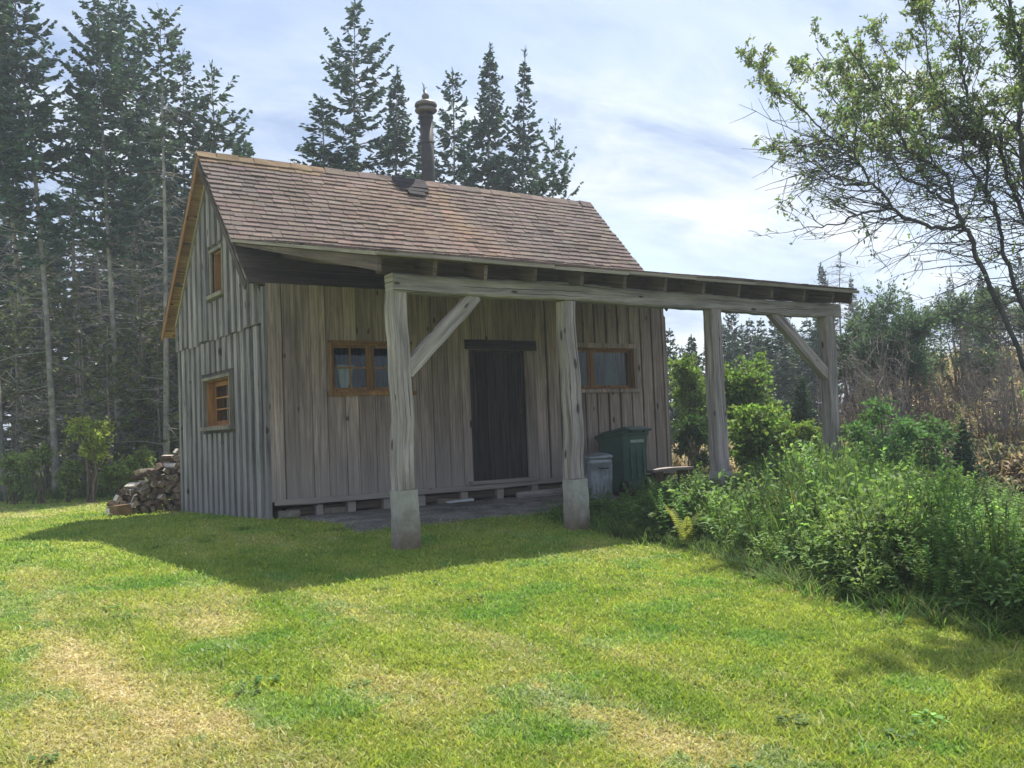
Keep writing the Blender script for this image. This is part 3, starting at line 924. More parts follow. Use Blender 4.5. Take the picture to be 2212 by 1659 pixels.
# ------------------------------------------------------------------ things about the cabin
mb = MB()
P_ = []
for (x_, z_, dy) in ((1.02, 1.60, 0), (1.12, 1.60, .03), (1.2, 1.85, .03), (1.215, 1.93, .01), (.98, 1.93, 0)):
    P_.append((x_, z_, dy))
nn_ = 8
V = []
for i in range(nn_):
    for j in range(nn_):
        s_, t = i / (nn_ - 1), j / (nn_ - 1)
        xl_, xr_ = .97 + .05 * (1 - t), 1.09 + .13 * t
        V.append((xl_ + (xr_ - xl_) * s_, .10 + .018 * math.sin(s_ * 11 + t * 2), 1.59 + .33 * t))
Fq = [(i * nn_ + j, (i + 1) * nn_ + j, (i + 1) * nn_ + j + 1, i * nn_ + j + 1) for i in range(nn_ - 1) for j in range(nn_ - 1)]
mb.add(V, Fq)
o = mb.build('cloth', 'cloth', None, True); sm = o.modifiers.new('thick', 'SOLIDIFY'); sm.thickness = .004
tag(o, 'white cloth hanging behind the panes of the double casement window', 'cloth')
M['reflection_sheet'] = plain('blue_grey_reflection', (.24, .28, .36), rough=.9, noise=.2, nscale=9)  # sheet behind the panes stands in for reflections, their tone put into its colour
mb = MB(); V = []
for i in range(40):
    for j in range(3):
        V.append((5.50 + (.10 + .20 * (1 - j / 2)) * i / 39 + .12 * (j / 2), .16 + .02 * math.sin(i * 1.1) + .008 * math.sin(i * 2.7), 1.5 + .36 * j))
mb.add(V, [(i * 3 + j, (i + 1) * 3 + j, (i + 1) * 3 + j + 1, i * 3 + j + 1) for i in range(39) for j in range(2)])
o = mb.build('reflection_sheet', 'reflection_sheet', None, True); sm = o.modifiers.new('thick', 'SOLIDIFY'); sm.thickness = .004
tag(o, 'grey blue sheet standing in for reflections in the wide window above the green bin', 'reflection_sheet')

# green wheeled bin, its hinge side to the viewer
bx0, by0 = 4.96, -.90
bz = float(gz(5.3, -.6)) - .005
bn = tag(empty('wheeled_bin', (bx0 + .25, by0 + .32, bz)), 'dark green wheeled refuse bin with a sloping lid by the cabin wall', 'wheeled bin')
mb = MB()
def ring(z, x0, x1, y0, y1, c=.04):
    return [(x0 + c, y0, z), (x1 - c, y0, z), (x1, y0 + c, z), (x1, y1 - c, z), (x1 - c, y1, z), (x0 + c, y1, z), (x0, y1 - c, z), (x0, y0 + c, z)]
R_ = [ring(.05, -.19, .19, -.22, .24), ring(.12, -.2, .2, -.255, .26), ring(.7, -.235, .235, -.295, .31), ring(.86, -.245, .245, -.305, .335), ring(.87, -.26, .26, -.325, .35), ring(.92, -.262, .262, -.327, .352)]
R_[-1] = [(x, y, z + (-.08 * (y + .32) / .67)) for x, y, z in R_[-1]]; R_[-2] = [(x, y, z + (-.08 * (y + .32) / .67)) for x, y, z in R_[-2]]; R_[-3] = [(x, y, z + (-.07 * (y + .32) / .67)) for x, y, z in R_[-3]]
V = [p for r_ in R_ for p in r_]
Fq = [(i * 8 + j, i * 8 + (j + 1) % 8, (i + 1) * 8 + (j + 1) % 8, (i + 1) * 8 + j) for i in range(len(R_) - 1) for j in range(8)] + [tuple(range(7, -1, -1)), tuple((len(R_) - 1) * 8 + j for j in range(8))]
mb.add(V, Fq)
for x_ in (-.12, 0, .12):
    mb.slab((x_, -.295, .5), (0, .012, .28), (.012, 0, 0), (0, .012, 0))
mb.build('body', 'bin', bn)
mb = MB()
lr = [ring(.925, -.275, .275, -.34, .37), ring(.955, -.278, .278, -.343, .372), ring(1.0, -.22, .22, -.28, .30, .06), ring(1.012, -.1, .1, -.15, .15, .06)]
lr = [[(x, y, z - .105 * (y + .34) / .7) for x, y, z in r_] for r_ in lr]
mb.add([p for r_ in lr for p in r_], [(i * 8 + j, i * 8 + (j + 1) % 8, (i + 1) * 8 + (j + 1) % 8, (i + 1) * 8 + j) for i in range(3) for j in range(8)] + [tuple(range(7, -1, -1)), tuple(24 + j for j in range(8))])
mb.build('lid', 'binlid', bn)
mb = MB(); mb.tube([(-.2, -.37, .93), (-.2, -.40, .94), (.2, -.40, .94), (.2, -.37, .93)], [.016] * 4, 8); mb.slab((-.13, -.355, .925), (.03, 0, 0), (0, .03, 0), (0, 0, .022)); mb.slab((.13, -.355, .925), (.03, 0, 0), (0, .03, 0), (0, 0, .022)); mb.build('handle', 'binlid', bn)
mb = MB(); mb.slab((.0, -.306, .775), (.13, 0, 0), (0, .003, 0), (0, 0, .022)); mb.build('label_strip', 'white', bn)
for s_ in (-1, 1):
    mb = MB(); mb.tube([(s_ * .2, -.24, .1), (s_ * .25, -.24, .1)], [.1, .1], 20); mb.build('wheel', 'black', bn)

# steel dustbin
cx_, cy_ = 4.36, -1.35
cz_ = float(gz(cx_, cy_))
q = at(1301, 1080, 14)
d_ = (q - CAM); t_ = (-1.05 - CAM[1]) / d_[1]; q = CAM + d_ * t_
cx_, cy_ = q[0], -1.0
cz_ = float(gz(cx_, cy_)) - .01
cn = tag(empty('dustbin', (cx_, cy_, cz_)), 'grey galvanised metal dustbin beside the timber post', 'dustbin')
mb = MB()
zs = [0, .02, .04, .30, .52, .535, .55, .58, .585]; rs = [.165, .168, .17, .182, .19, .198, .19, .193, .2]
mb.tube([(0, 0, z) for z in zs], rs, 40)
for k_ in range(20):
    t_ = k_ * 2 * math.pi / 20
    r0_, r1_ = .172, .189
    mb.tube([(r0_ * math.cos(t_), r0_ * math.sin(t_), .06), (r1_ * math.cos(t_), r1_ * math.sin(t_), .5)], [.006, .006], 5)
mb.build('body', 'galv', cn, True)
mb = MB(); mb.tube([(0, 0, .575), (0, 0, .58), (0, 0, .61), (0, 0, .625), (0, 0, .655), (0, 0, .665)], [.19, .206, .208, .195, .11, .02], 36)
mb.build('lid', 'galv', cn, True)
a0 = math.atan2(CAM[1] - cy_, CAM[0] - cx_) + .35
for s_ in (0, math.pi):
    mb = MB(); c_, n_ = np.array([math.cos(a0 + s_), math.sin(a0 + s_), 0]), np.array([-math.sin(a0 + s_), math.cos(a0 + s_), 0])
    mb.tube([c_ * .19 - n_ * .07 + UP * .47, c_ * .225 - n_ * .06 + UP * .45, c_ * .225 + n_ * .06 + UP * .45, c_ * .19 + n_ * .07 + UP * .47], [.009] * 4, 6)
    mb.build('handle', 'rust', cn)

# bench of a plank on two stumps
bzz = float(gz(6.1, -.55))
bc = tag(empty('plank_bench', (6.15, -.55, bzz)), 'low bench of a grey plank laid on log stumps at the cabin corner', 'bench')
mb = MB(); mb.timber((-.42, 0, .30), (.42, 0, .305), .24, .045, (0, 1, 0), n=8, jit=.004, cham=.12, tint=.9); mb.build('seat', 'post', bc)
for x_, r_ in ((-.26, .1), (.28, .09)):
    mb = MB(); mb.tube([(x_, 0, -.03), (x_ + .01, 0, .12), (x_, 0, .277)], [r_ * 1.08, r_, r_ * .97], 12, col=(.11, .075, .05)); mb.build('stump', 'bark', bc)
# a pale slab painting sunlight on the ground, and a plank under the floor edge
mb = MB(); mb.slab((2.62, -.12, .015 + float(gz(2.6, -.1)) + .03), (.2, 0, .004), (0, .04, 0), (0, 0, .012), jit=.003, tint=1); tag(mb.build('sunlight_slab', 'cloth', None), 'short white slab standing in for sunlight on the ground under the floor edge', 'board')
mb = MB(); mb.slab((3.95, -.15, float(gz(3.95, -.15)) + .055), (.42, .03, .004), (0, .02, 0), (0, 0, .05), jit=.004, tint=.9); tag(mb.build('loose_plank', 'post', None), 'long grey plank lying on edge under the wall just right of the door', 'plank')

# ------------------------------------------------------------------ firewood
LOGN = 12
def log_mesh(seed):
    r = np.random.default_rng(seed)
    mb = MB(); k = r.integers(4, 7)
    an = np.sort((np.arange(k) + r.uniform(-.3, .3, k)) * 2 * math.pi / k)
    rad = r.uniform(.042, .070, k)
    Lh = .2
    dark = np.array([.085, .055, .04]) * r.uniform(.7, 1.4); pale = np.array([.62, .55, .48]) * r.uniform(.8, 1.15); end = np.array([.28, .21, .155]) * r.uniform(.35, 1.4)
    e0 = [(rad[i] * math.cos(an[i]), -Lh + r.normal(0, .008), rad[i] * math.sin(an[i])) for i in range(k)]
    e1 = [(rad[i] * math.cos(an[i]) * 1.05, Lh + r.normal(0, .008), rad[i] * math.sin(an[i])) for i in range(k)]
    mb.add(e0, [tuple(range(k))], col=tuple(end)); mb.add(e1, [tuple(range(k - 1, -1, -1))], col=tuple(end))
    for i in range(k):
        j = (i + 1) % k
        c_ = dark if r.random() < .25 else pale
        mb.add([e0[j], e0[i], e1[i], e1[j]], [(0, 1, 2, 3)], col=tuple(c_))
    return mb
protos = []
wl0 = at(242, 1100, 1); 
def on_y(px, py, y):
    d = at(px, py, 1) - CAM
    return CAM + d * ((y - CAM[1]) / d[1])
PY = 4.32
xL = on_y(238, 1100, PY - .2)[0]; xR = on_y(393, 1100, PY - .2)[0] + .5
zg = float(gz(-1, PY))
rowh = .094; count = 0
slots = []
for row in range(13):
    z_ = zg + .07 + row * rowh
    x_ = xL + .07 + (row % 2) * .055
    while x_ < xR:
        t_ = (x_ - xL) / (on_y(393, 1100, PY - .2)[0] - xL)
        topz = .24 + .72 * np.clip(t_, 0, 1) ** .85 + .05 * math.sin(x_ * 9)
        if row * rowh < topz - .1:
            slots.append((x_ + rng.normal(0, .018), z_ + rng.normal(0, .013), row * rowh + rowh > topz - .13))
        x_ += rng.uniform(.095, .12)
for k_ in range(LOGN):
    protos.append(log_mesh(100 + k_))
meshes = []
for k_, (x_, z_, topmost) in enumerate(slots):
    if k_ < LOGN:
        o = protos[k_].build('firewood_log', 'log', None); meshes.append(o)
    else:
        o = meshes[k_ % LOGN].copy(); COL.objects.link(o)
    o.location = (x_, PY + rng.normal(0, .045), z_)
    o.rotation_euler = (rng.normal(0, .03), rng.uniform(0, 6.28), rng.normal(0, .09 if not topmost else .3))
    tag(o, 'split firewood log in the stack behind the silver grey gable wall', 'firewood', 'split logs stacked behind the cabin')
mb = MB(); mb.slab((0, 0, 0), (.11, 0, 0), (0, .16, 0), (0, 0, .09), jit=.012, col=(.17, .105, .07)); o = mb.build('wood_block', 'log', None)
o.location = (xL + .10, PY - .4, zg + .08); o.rotation_euler = (0, 0, .1)
tag(o, 'squared brown block of wood at the low end of the firewood stack', 'wood block')
print('logs', len(slots))
# ------------------------------------------------------------------ conifers
def spruce(seed, H=12.0, crown0=.4, prof=((0, .9), (.3, 1.15), (1, .06)), whorl=.25, nb=5, twig=.062, droop=-.12, gap=.10, base_r=.085,
           dead=(0.12, .4), deadn=60, col=(.078, .138, .118), barkc=(.27, .255, .24), side_gap=None, needle=.036, tl=.36, lift=.25, tipcol=1.5):
    """one spruce: (trunk mesh with its boughs, crown mesh of needle sprays), standing at the origin"""
    global rng
    keep_rng = rng; rng = np.random.default_rng(seed)
    tk = AM(); cr = AM()
    nseg = 14
    wob = rng.random(2) * 6.28
    def axis(z):
        t = z / H
        return np.array([.10 * math.sin(t * 5 + wob[0]) * t, .10 * math.sin(t * 4.3 + wob[1]) * t, z])
    rad = lambda z: max(.012, base_r * (1 - z / H) ** .8 + (.05 * math.exp(-z * 3)))
    zs = np.linspace(-.2, H, nseg + 1)
    A = np.array([axis(z) for z in zs[:-1]]); B = np.array([axis(z) for z in zs[1:]])
    tk.sticks(A, B, [rad(max(z, 0)) for z in zs[:-1]], [rad(max(z, 0)) for z in zs[1:]], jcol(barkc, nseg, .1, .03), k=8)
    px_, pr_ = zip(*prof)
    z = crown0 * H; Ps, Cs = [], []; SA, SB, SR = [], [], []
    while z < H - .12:
        t = (z - crown0 * H) / (H - crown0 * H)
        R_ = np.interp(t, px_, pr_)
        n_ = max(3, int(nb * (1 if t < .8 else .8) + rng.integers(-1, 2)))
        a0 = rng.random() * 6.28
        for b in range(n_):
            if rng.random() < gap: continue
            az = a0 + b * 6.28 / n_ + rng.normal(0, .25)
            ln = R_ * rng.uniform(.55, 1.2)
            if ln < .08: continue
            dirh = np.array([math.cos(az), math.sin(az), 0])
            zz = z + rng.uniform(-.1, .1)
            el = (.75 * t ** 2 + droop * (1 - t)) + rng.normal(0, .08)
            ns = max(3, int(ln / .12)); s = np.linspace(0, 1, ns + 1)
            pts = axis(min(zz, H))[None] + dirh[None] * (ln * s)[:, None] + UP[None] * (ln * (el * s + lift * s ** 2.2))[:, None]
            pts[1:] += rng.normal(0, .018, (ns, 3))
            SA.append(pts[:-1]); SB.append(pts[1:]); SR.append(np.interp(s, [0, 1], [.006 + .011 * ln, .003]))
            lat = np.cross(dirh, UP)
            # side sprays
            m = max(3, int(ln / twig))
            for side in (-1, 1, 0):
                u = rng.random(m) if side else rng.random(max(2, m // 2))
                u = .18 + .82 * u if ln > .35 else u
                k = len(u)
                o = np.stack([np.interp(u, s, pts[:, q]) for q in range(3)], 1)
                L_ = tl * (1.05 - .75 * u) * rng.uniform(.5, 1.15, k) * min(1, .45 + ln)
                fwd = rng.uniform(.35, .95, k)
                d = dirh[None] * fwd[:, None] + lat[None] * (side * rng.uniform(.6, 1.0, k))[:, None] + UP[None] * (rng.normal(-.12 if side else .18, .22, k))[:, None]
                d /= np.linalg.norm(d, axis=1, keepdims=True)
                e = o + d * L_[:, None]
                c = jcol(col, k, .28, .08) * (1 + (tipcol - 1) * (u[:, None] ** 2) * rng.random((k, 1)))
                for q in range(2):
                    w = np.cross(d, rng.normal(0, 1, (k, 3))); w /= np.linalg.norm(w, axis=1, keepdims=True) + 1e-9
                    w = w * (needle * rng.uniform(.7, 1.3, k))[:, None]
                    md = o + (e - o) * .55
                    Ps.append(np.stack([o, md - w, e + w * .15, md + w], 1)); Cs.append(c)
        z += whorl * rng.uniform(.7, 1.3) * (1.0 - .35 * t)
    # leader
    o = np.repeat(axis(H - .25)[None], 14, 0) + UP[None] * rng.uniform(0, .3, (14, 1)); d = rng.normal(0, .3, (14, 3)) + UP[None]
    d /= np.linalg.norm(d, axis=1, keepdims=True); e = o + d * .16; w = np.cross(d, rng.normal(0, 1, (14, 3))); w = w / np.linalg.norm(w, axis=1, keepdims=True) * .018
    Ps.append(np.stack([o, (o + e) / 2 - w, e, (o + e) / 2 + w], 1)); Cs.append(jcol(col, 14, .2))
    cr.quads(np.concatenate(Ps), np.concatenate(Cs))
    A, B, R2 = np.concatenate(SA), np.concatenate(SB), np.concatenate([r[:-1] for r in SR])
    tk.sticks(A, B, R2, R2 * .8, jcol(np.array(barkc) * .7, len(A), .15), k=3)
    # dead snags on the bare trunk
    if deadn:
        z0 = rng.uniform(dead[0] * H, (dead[1]) * H, deadn)
        az = rng.random(deadn) * 6.28; ln = rng.uniform(.25, 1.15, deadn)
        o = np.array([axis(q) for q in z0]); dh = np.stack([np.cos(az), np.sin(az), 0 * az], 1)
        p1 = o + dh * (ln * .5)[:, None] + UP[None] * (ln * rng.normal(-.02, .12, deadn))[:, None]
        p2 = p1 + dh * (ln * .5)[:, None] + UP[None] * (ln * rng.normal(-.12, .15, deadn))[:, None] + rng.normal(0, .06, (deadn, 3))
        cd = jcol((.30, .28, .26), deadn, .2, .04)
        tk.sticks(o, p1, .012, .008, cd); tk.sticks(p1, p2, .008, .003, cd)
        for q in range(4):
            f = rng.uniform(.25, 1, (deadn, 1)); s0 = p1 + (p2 - p1) * f
            s1 = s0 + (rng.normal(0, .2, (deadn, 3)) + dh * .12) * .9
            tk.sticks(s0, s1, .004, .002, cd)
    a, b = tk.mesh('trunk', 'bark', False), cr.mesh('crown', 'needle')
    rng = keep_rng
    return a, b, H

full = ((0, .55), (.12, 1.0), (.35, 1.1), (.7, .62), (1, .06))
VAR = {
    'tall_a': spruce(1, 12, .45, ((0, .7), (.15, 1.15), (.45, 1.1), (.8, .6), (1, .06)), dead=(.06, .48), deadn=80),
    'tall_b': spruce(2, 12.5, .48, ((0, .6), (.2, 1.2), (.5, 1.0), (.8, .55), (1, .05)), dead=(.06, .5), deadn=80, col=(.085, .145, .115), nb=6),
    'tall_c': spruce(3, 11.5, .40, ((0, .8), (.2, 1.05), (.6, .8), (.85, .5), (1, .08)), dead=(.08, .42), deadn=70, gap=.16),
    'tuft': spruce(4, 11.5, .66, ((0, .35), (.25, .5), (.5, .35), (.72, .75), (.9, .62), (1, .12)), whorl=.28, nb=5, gap=.25, dead=(.1, .85), deadn=90, col=(.09, .145, .10), tl=.32),
    'open': spruce(5, 10, .34, ((0, 1.5), (.3, 1.5), (.7, .95), (.9, .5), (1, .1)), whorl=.42, nb=6, gap=.15, lift=.35, dead=(.1, .36), deadn=50, col=(.09, .155, .112)),
    'wide': spruce(6, 13, .42, ((0, 1.4), (.25, 1.65), (.5, 1.3), (.62, 1.0), (.72, 1.15), (.85, .65), (1, .06)), whorl=.33, nb=5, gap=.24, lift=.3, dead=(.15, .45), deadn=50, tl=.42),
    'spire': spruce(7, 11, .30, ((0, 1.1), (.3, 1.05), (.55, .85), (.75, .45), (.88, .3), (1, .03)), whorl=.2, nb=7, gap=.1, dead=(.1, .3), deadn=30, droop=-.2),
    'spire_b': spruce(8, 11, .30, ((0, 1.15), (.3, 1.2), (.5, .75), (.7, .42), (.85, .22), (1, .02)), whorl=.23, nb=6, gap=.15, dead=(.1, .3), deadn=30, droop=-.1),
    'young': spruce(9, 5, .03, ((0, 1.2), (.2, 1.25), (.6, .7), (1, .05)), whorl=.16, nb=8, gap=.08, dead=(.0, .03), deadn=0, col=(.07, .13, .07), base_r=.07, tipcol=1.8),
    'dim': spruce(10, 9, .10, ((0, 1.0), (.15, 1.6), (.5, 1.3), (1, .1)), whorl=.27, nb=6, gap=.15, dead=(.02, .15), deadn=60, tl=.48, needle=.045, twig=.085, col=(.095, .145, .10)),
    'shade': spruce(14, 6, .08, ((0, .9), (.3, 1.5), (.6, 1.2), (1, .1)), whorl=.34, nb=5, gap=.3, dead=(.02, .6), deadn=40, col=(.15, .18, .075), base_r=.06, tl=.34, needle=.03, barkc=(.25, .22, .2)),
    'dead': spruce(12, 7, .93, ((0, .1), (1, .05)), whorl=.3, nb=3, dead=(.1, .97), deadn=170, base_r=.07, barkc=(.23, .2, .185)),
}


def conifer(kind, label, bx, top, d, name='spruce_tree', cat='spruce', group=None, dz=0, wide=1.0):
    """stand a conifer so that its foot is at column bx and its tip at top, d metres deep"""
    tr, cw, H = VAR[kind]
    q = at_dist(bx, d); q[2] = float(gz(q[0], q[1])) + dz
    tp = at(top[0], top[1], d)
    v = tp - q; ln = np.linalg.norm(v)
    o = empty(name, q)
    r_ = Vector((0, 0, 1)).rotation_difference(Vector(v / ln)).to_matrix().to_4x4() @ Matrix.Rotation(rng.random() * 6.28, 4, 'Z')
    s = ln / H
    o.matrix_world = Matrix.Translation(Vector(q)) @ r_ @ Matrix.Diagonal((s * wide, s * wide, s, 1))
    tag(o, label, cat, group)
    link('trunk', tr, o); link('crown', cw, o)
    return o


FOREST = 'spruces along the forest edge'
for px_, tx_, ty_, d_ in ((45, 22, 180, 24.5), (176, 150, 230, 25), (318, 300, 190, 24), (338, 322, 240, 25.5), (226, 196, 260, 26)):
    conifer('tuft', 'slim grey spruce trunk with a thin crown just inside the forest edge', px_, (tx_, ty_), d_, group='slim spruces just inside the forest edge')
conifer('tall_b', 'tall spruce with a grey trunk at the outer left end of the forest edge', 4, (-70, -260), 20.5, group=FOREST)
conifer('tall_a', 'tall spruce whose long bare leaning trunk stands nearest the outer left tree', 124, (38, -70), 21.0, group=FOREST)
conifer('tall_c', 'spruce half hidden behind the leaning bare trunk at the left of the forest', 66, (0, -10), 23.5, group=FOREST)
conifer('tall_b', 'tall full crowned spruce with a pale straight trunk left of the firewood', 260, (208, -45), 21.5, group=FOREST)
conifer('tall_a', 'full crowned spruce pressed against the right side of the tall pale trunked one', 300, (262, -22), 23.0, group=FOREST)
conifer('tuft', 'thin spruce with a bare upper trunk and a round tuft at its top', 358, (350, 26), 21.0, group=FOREST)
conifer('tall_c', 'shorter bushy spruce just right of the tuft topped one', 408, (404, 118), 23.0, group=FOREST)
conifer('open', 'sparse pale conifer with upswept boughs at the right end behind the roof', 1190, (1196, 268), 20.5, name='larch_tree', cat='conifer', wide=.8)
conifer('open', 'spruce with wide spaced reaching boughs beside the cabin gable', 474, (462, 145), 23.0, group=FOREST)
conifer('young', 'low spruce crown just showing over the left end of the cabin ridge', 545, (538, 315), 25.0, group=FOREST)
MID = 'spruces behind the cabin roof'
conifer('wide', 'tallest open crowned spruce rising behind the middle of the cabin roof', 782, (760, 2), 22.0, group=MID)
conifer('tall_c', 'lower dense spruce on the left flank of the tallest one behind the roof', 712, (688, 222), 21.0, group=MID, wide=1.45)
conifer('spire', 'narrow spruce between the tallest one and the chimney pipe', 868, (856, 150), 23.0, group=MID)
conifer('spire_b', 'spruce directly behind the chimney pipe with its tip over the cap', 930, (917, 192), 25.0, group=MID)
conifer('tall_c', 'round shouldered spruce just right of the chimney pipe', 990, (974, 156), 23.0, group=MID)
conifer('spire', 'tall dark spire shaped spruce second from the right behind the roof', 1066, (1056, 100), 22.0, group=MID)
conifer('spire_b', 'slender tipped spruce at the right end of the group behind the roof', 1138, (1126, 108), 23.0, group=MID)
RB = 'conifers beyond the open porch'
conifer('dim', 'small spruce seen just right of the far cabin corner', 1452, (1443, 712), 25, group=RB)
conifer('young', 'small spruce seen just left of the third porch post', 1500, (1490, 728), 27, group=RB)
conifer('tall_a', 'dark spruce seen just right of the third porch post', 1590, (1578, 655), 29, group=RB)
conifer('dim', 'broad dark spruce in the middle between the two far porch posts', 1650, (1640, 690), 28, group=RB)
conifer('tall_c', 'dark spruce seen beside the far porch brace', 1712, (1700, 672), 30, group=RB)
conifer('dim', 'dark spruce seen behind the last porch post', 1788, (1770, 665), 27, group=RB)
conifer('spire', 'dark spruce whose tip clears the far end of the porch roof', 1800, (1772, 570), 32, group=RB)
conifer('dead', 'bare dead conifer standing behind the far end of the porch roof', 1832, (1812, 552), 30, name='dead_conifer', cat='dead tree')
conifer('spire_b', 'small dark conifer just right of the porch roof end', 1862, (1838, 592), 33, group=RB)
conifer('tall_c', 'conifer behind the left part of the broadleaf stems at the far right', 2072, (2052, 600), 29, group=RB)
conifer('spire', 'dark conifer behind the leaning broadleaf stems', 2140, (2116, 585), 30, group=RB)
conifer('tall_a', 'dark conifer at the outermost right behind the broadleaf tree', 2220, (2196, 545), 28, group=RB)
conifer('dead', 'leafless grey conifer in the dry bracken on the slope', 2100, (2080, 690), 19, name='dead_conifer', cat='dead tree', group='bare conifers on the slope')
conifer('dead', 'leafless grey conifer at the outer right of the dry slope', 2200, (2170, 640), 17, name='dead_conifer', cat='dead tree', group='bare conifers on the slope')
conifer('dead', 'small bare conifer between the blue green bush and the dry slope', 1990, (1978, 740), 18, name='dead_conifer', cat='dead tree', group='bare conifers on the slope')
conifer('young', 'small young spruce with dark low boughs on the dry slope', 2084, (2078, 905), 13.5, name='young_spruce', cat='spruce')
conifer('young', 'light green young fir between the third and last porch posts', 1735, (1728, 815), 15.5, name='young_fir', cat='fir')
for px_, ty_, d_, lb_ in ((28, 640, 21.5, 'thin olive understorey spruce at the outer left among the bare trunks'), (92, 560, 22.5, 'thin olive understorey spruce left of the leaning bare trunk'), (172, 600, 21.8, 'thin olive understorey spruce between the leaning trunk and the pale straight trunk'), (232, 700, 21.0, 'short olive understorey spruce just left of the pale straight trunk'), (298, 590, 22.4, 'thin olive understorey spruce right of the pale straight trunk'), (338, 690, 21.6, 'short olive understorey spruce close behind the firewood'), (388, 620, 23, 'thin olive understorey spruce half hidden by the gable corner')):
    conifer('shade', lb_, px_ + 8, (px_, ty_), d_, name='understorey_spruce', group='thin spruces under the forest edge')
# spruces deeper in the forest, which nothing tells apart
DEEP = [(-120, 250), (-50, 420), (20, 400), (95, 470), (150, 430), (190, 520), (245, 450), (290, 400), (335, 440), (385, 400), (440, 420), (500, 400), (60, 560), (130, 600), (225, 600), (310, 560), (370, 540), (430, 520), (600, 430), (660, 420), (730, 430), (1010, 410), (1090, 400), (1160, 410), (880, 400), (820, 420), (1400, 760), (1530, 735), (1580, 720), (1740, 690), (1690, 715), (1640, 720), (1880, 690), (2000, 660), (2240, 600), (1470, 750), (1560, 700), (1620, 690), (1670, 690), (1710, 700)]
for q in range(4):
    DEEP.append((rng.uniform(-160, 560), rng.uniform(330, 640)))
DEEP += [(1545, 715), (1605, 700), (1680, 712), (1725, 735), (1760, 700), (1900, 650), (1960, 640), (2030, 640), (2090, 640), (2150, 620), (2210, 610), (2260, 580), (1480, 770), (1850, 660)]
for q, (x_, y_) in enumerate(DEEP):
    conifer('dim' if q % 3 else 'tall_a', 'dim spruce in the depth of the forest behind the front row', x_ + 12, (x_, y_), rng.uniform(25, 38), group='dim spruces deeper in the forest', wide=rng.uniform(1.0, 1.5))


# ------------------------------------------------------------------ leaves
def leaf_quads(o, d, L_, W_, c, fold=.3):
    """pointed leaves at o (n,3) growing along d: two quads folded on the midrib"""
    n = len(o)
    d = d / (np.linalg.norm(d, axis=1, keepdims=True) + 1e-9)
    s = np.cross(d, rng.normal(0, 1, (n, 3))); s /= np.linalg.norm(s, axis=1, keepdims=True) + 1e-9
    u = np.cross(s, d)
    L_ = np.broadcast_to(L_, (n,))[:, None]; W_ = np.broadcast_to(W_, (n,))[:, None]
    tip = o + d * L_ - UP[None] * L_ * .12
    mid = o + d * L_ * .45
    a = mid + s * W_ + u * W_ * fold; b = mid - s * W_ + u * W_ * fold
    return np.stack([o, a, tip, b], 1), c


def limb(tk, pts, r0, r1, col):
    pts = np.array(pts, float); n = len(pts) - 1
    r = np.linspace(r0, r1, n + 1)
    tk.sticks(pts[:-1], pts[1:], r[:-1], r[1:], jcol(col, n, .08, .03), k=6)


def smooth(pts, n=6, jit=.02):
    """Catmull-Rom through the given points, with a little unevenness"""
    P = [np.array(p, float) for p in pts]
    P = [2 * P[0] - P[1]] + P + [2 * P[-1] - P[-2]]
    out = []
    for i in range(1, len(P) - 2):
        for k in range(n):
            t = k / n
            out.append(.5 * ((2 * P[i]) + (-P[i - 1] + P[i + 1]) * t + (2 * P[i - 1] - 5 * P[i] + 4 * P[i + 1] - P[i + 2]) * t * t + (-P[i - 1] + 3 * P[i] - 3 * P[i + 1] + P[i + 2]) * t ** 3))
    out.append(P[-2])
    out = np.array(out)
    out[1:-1] += rng.normal(0, jit, (len(out) - 2, 3))
    return out


# ---- the broadleaf tree at the right: stems leaning out from one stool
tk = AM(); lf = AM()
TB = at_dist(2420, 12.0); TB[2] = float(gz(TB[0], TB[1]))
BK = (.085, .08, .085)
Z = lambda x, y: (1520.6 + .3472 * x, .3472 * y)
stems = []
def stem(pix, ds, r0, r1, root=True):
    pts = [at(*Z(*p), d) for p, d in zip(pix, np.interp(np.linspace(0, 1, len(pix)), np.linspace(0, 1, len(ds)), ds))]
    if root is True:
        pts = [TB + rng.normal(0, .08, 3) * [1, 1, 0], TB * .45 + pts[0] * .55 + rng.normal(0, .05, 3)] + pts
    elif root is not None:
        pts = [root] + pts
    c = smooth(pts, 5, .012)
    limb(tk, c, r0, r1, BK); stems.append((c, r0, r1)); return c
s1 = stem([(1900, 2050), (1725, 1650), (1650, 1460), (1610, 1400), (1560, 1260), (1520, 1120), (1480, 1070), (1380, 1000), (1260, 910), (1190, 790), (1170, 700), (1080, 560), (1000, 430), (900, 300)], (12.0, 11.6, 10.8), .038, .006)
near = lambda c, x, y: min((tuple(p) for p in c), key=lambda p: (lambda v: (1106 + FPX * (v @ RT) / (v @ FW) - Z(x, y)[0]) ** 2 + (829.5 - FPX * (v @ UV_) / (v @ FW) - Z(x, y)[1]) ** 2)(np.array(p) - CAM))
s2 = stem([(1440, 1420), (1290, 1370), (1190, 1310), (1120, 1220), (1040, 1130), (960, 990), (900, 930), (820, 880), (700, 770), (600, 670), (480, 560), (330, 420)], (11.7, 10.9), .024, .005, np.array(near(s1, 1610, 1405)))
s3 = stem([(1470, 1220), (1370, 1160), (1250, 1110), (1160, 990), (1050, 880), (920, 750), (760, 560), (640, 400)], (11.6, 12.6), .022, .005, np.array(near(s1, 1570, 1300)))
s4 = stem([(2000, 1950), (1880, 1600), (1850, 1450), (1800, 1280), (1760, 1200), (1770, 1000), (1730, 840), (1600, 700), (1450, 600), (1300, 500), (1180, 380), (1050, 220)], (12.1, 12.4, 13.2), .034, .006)
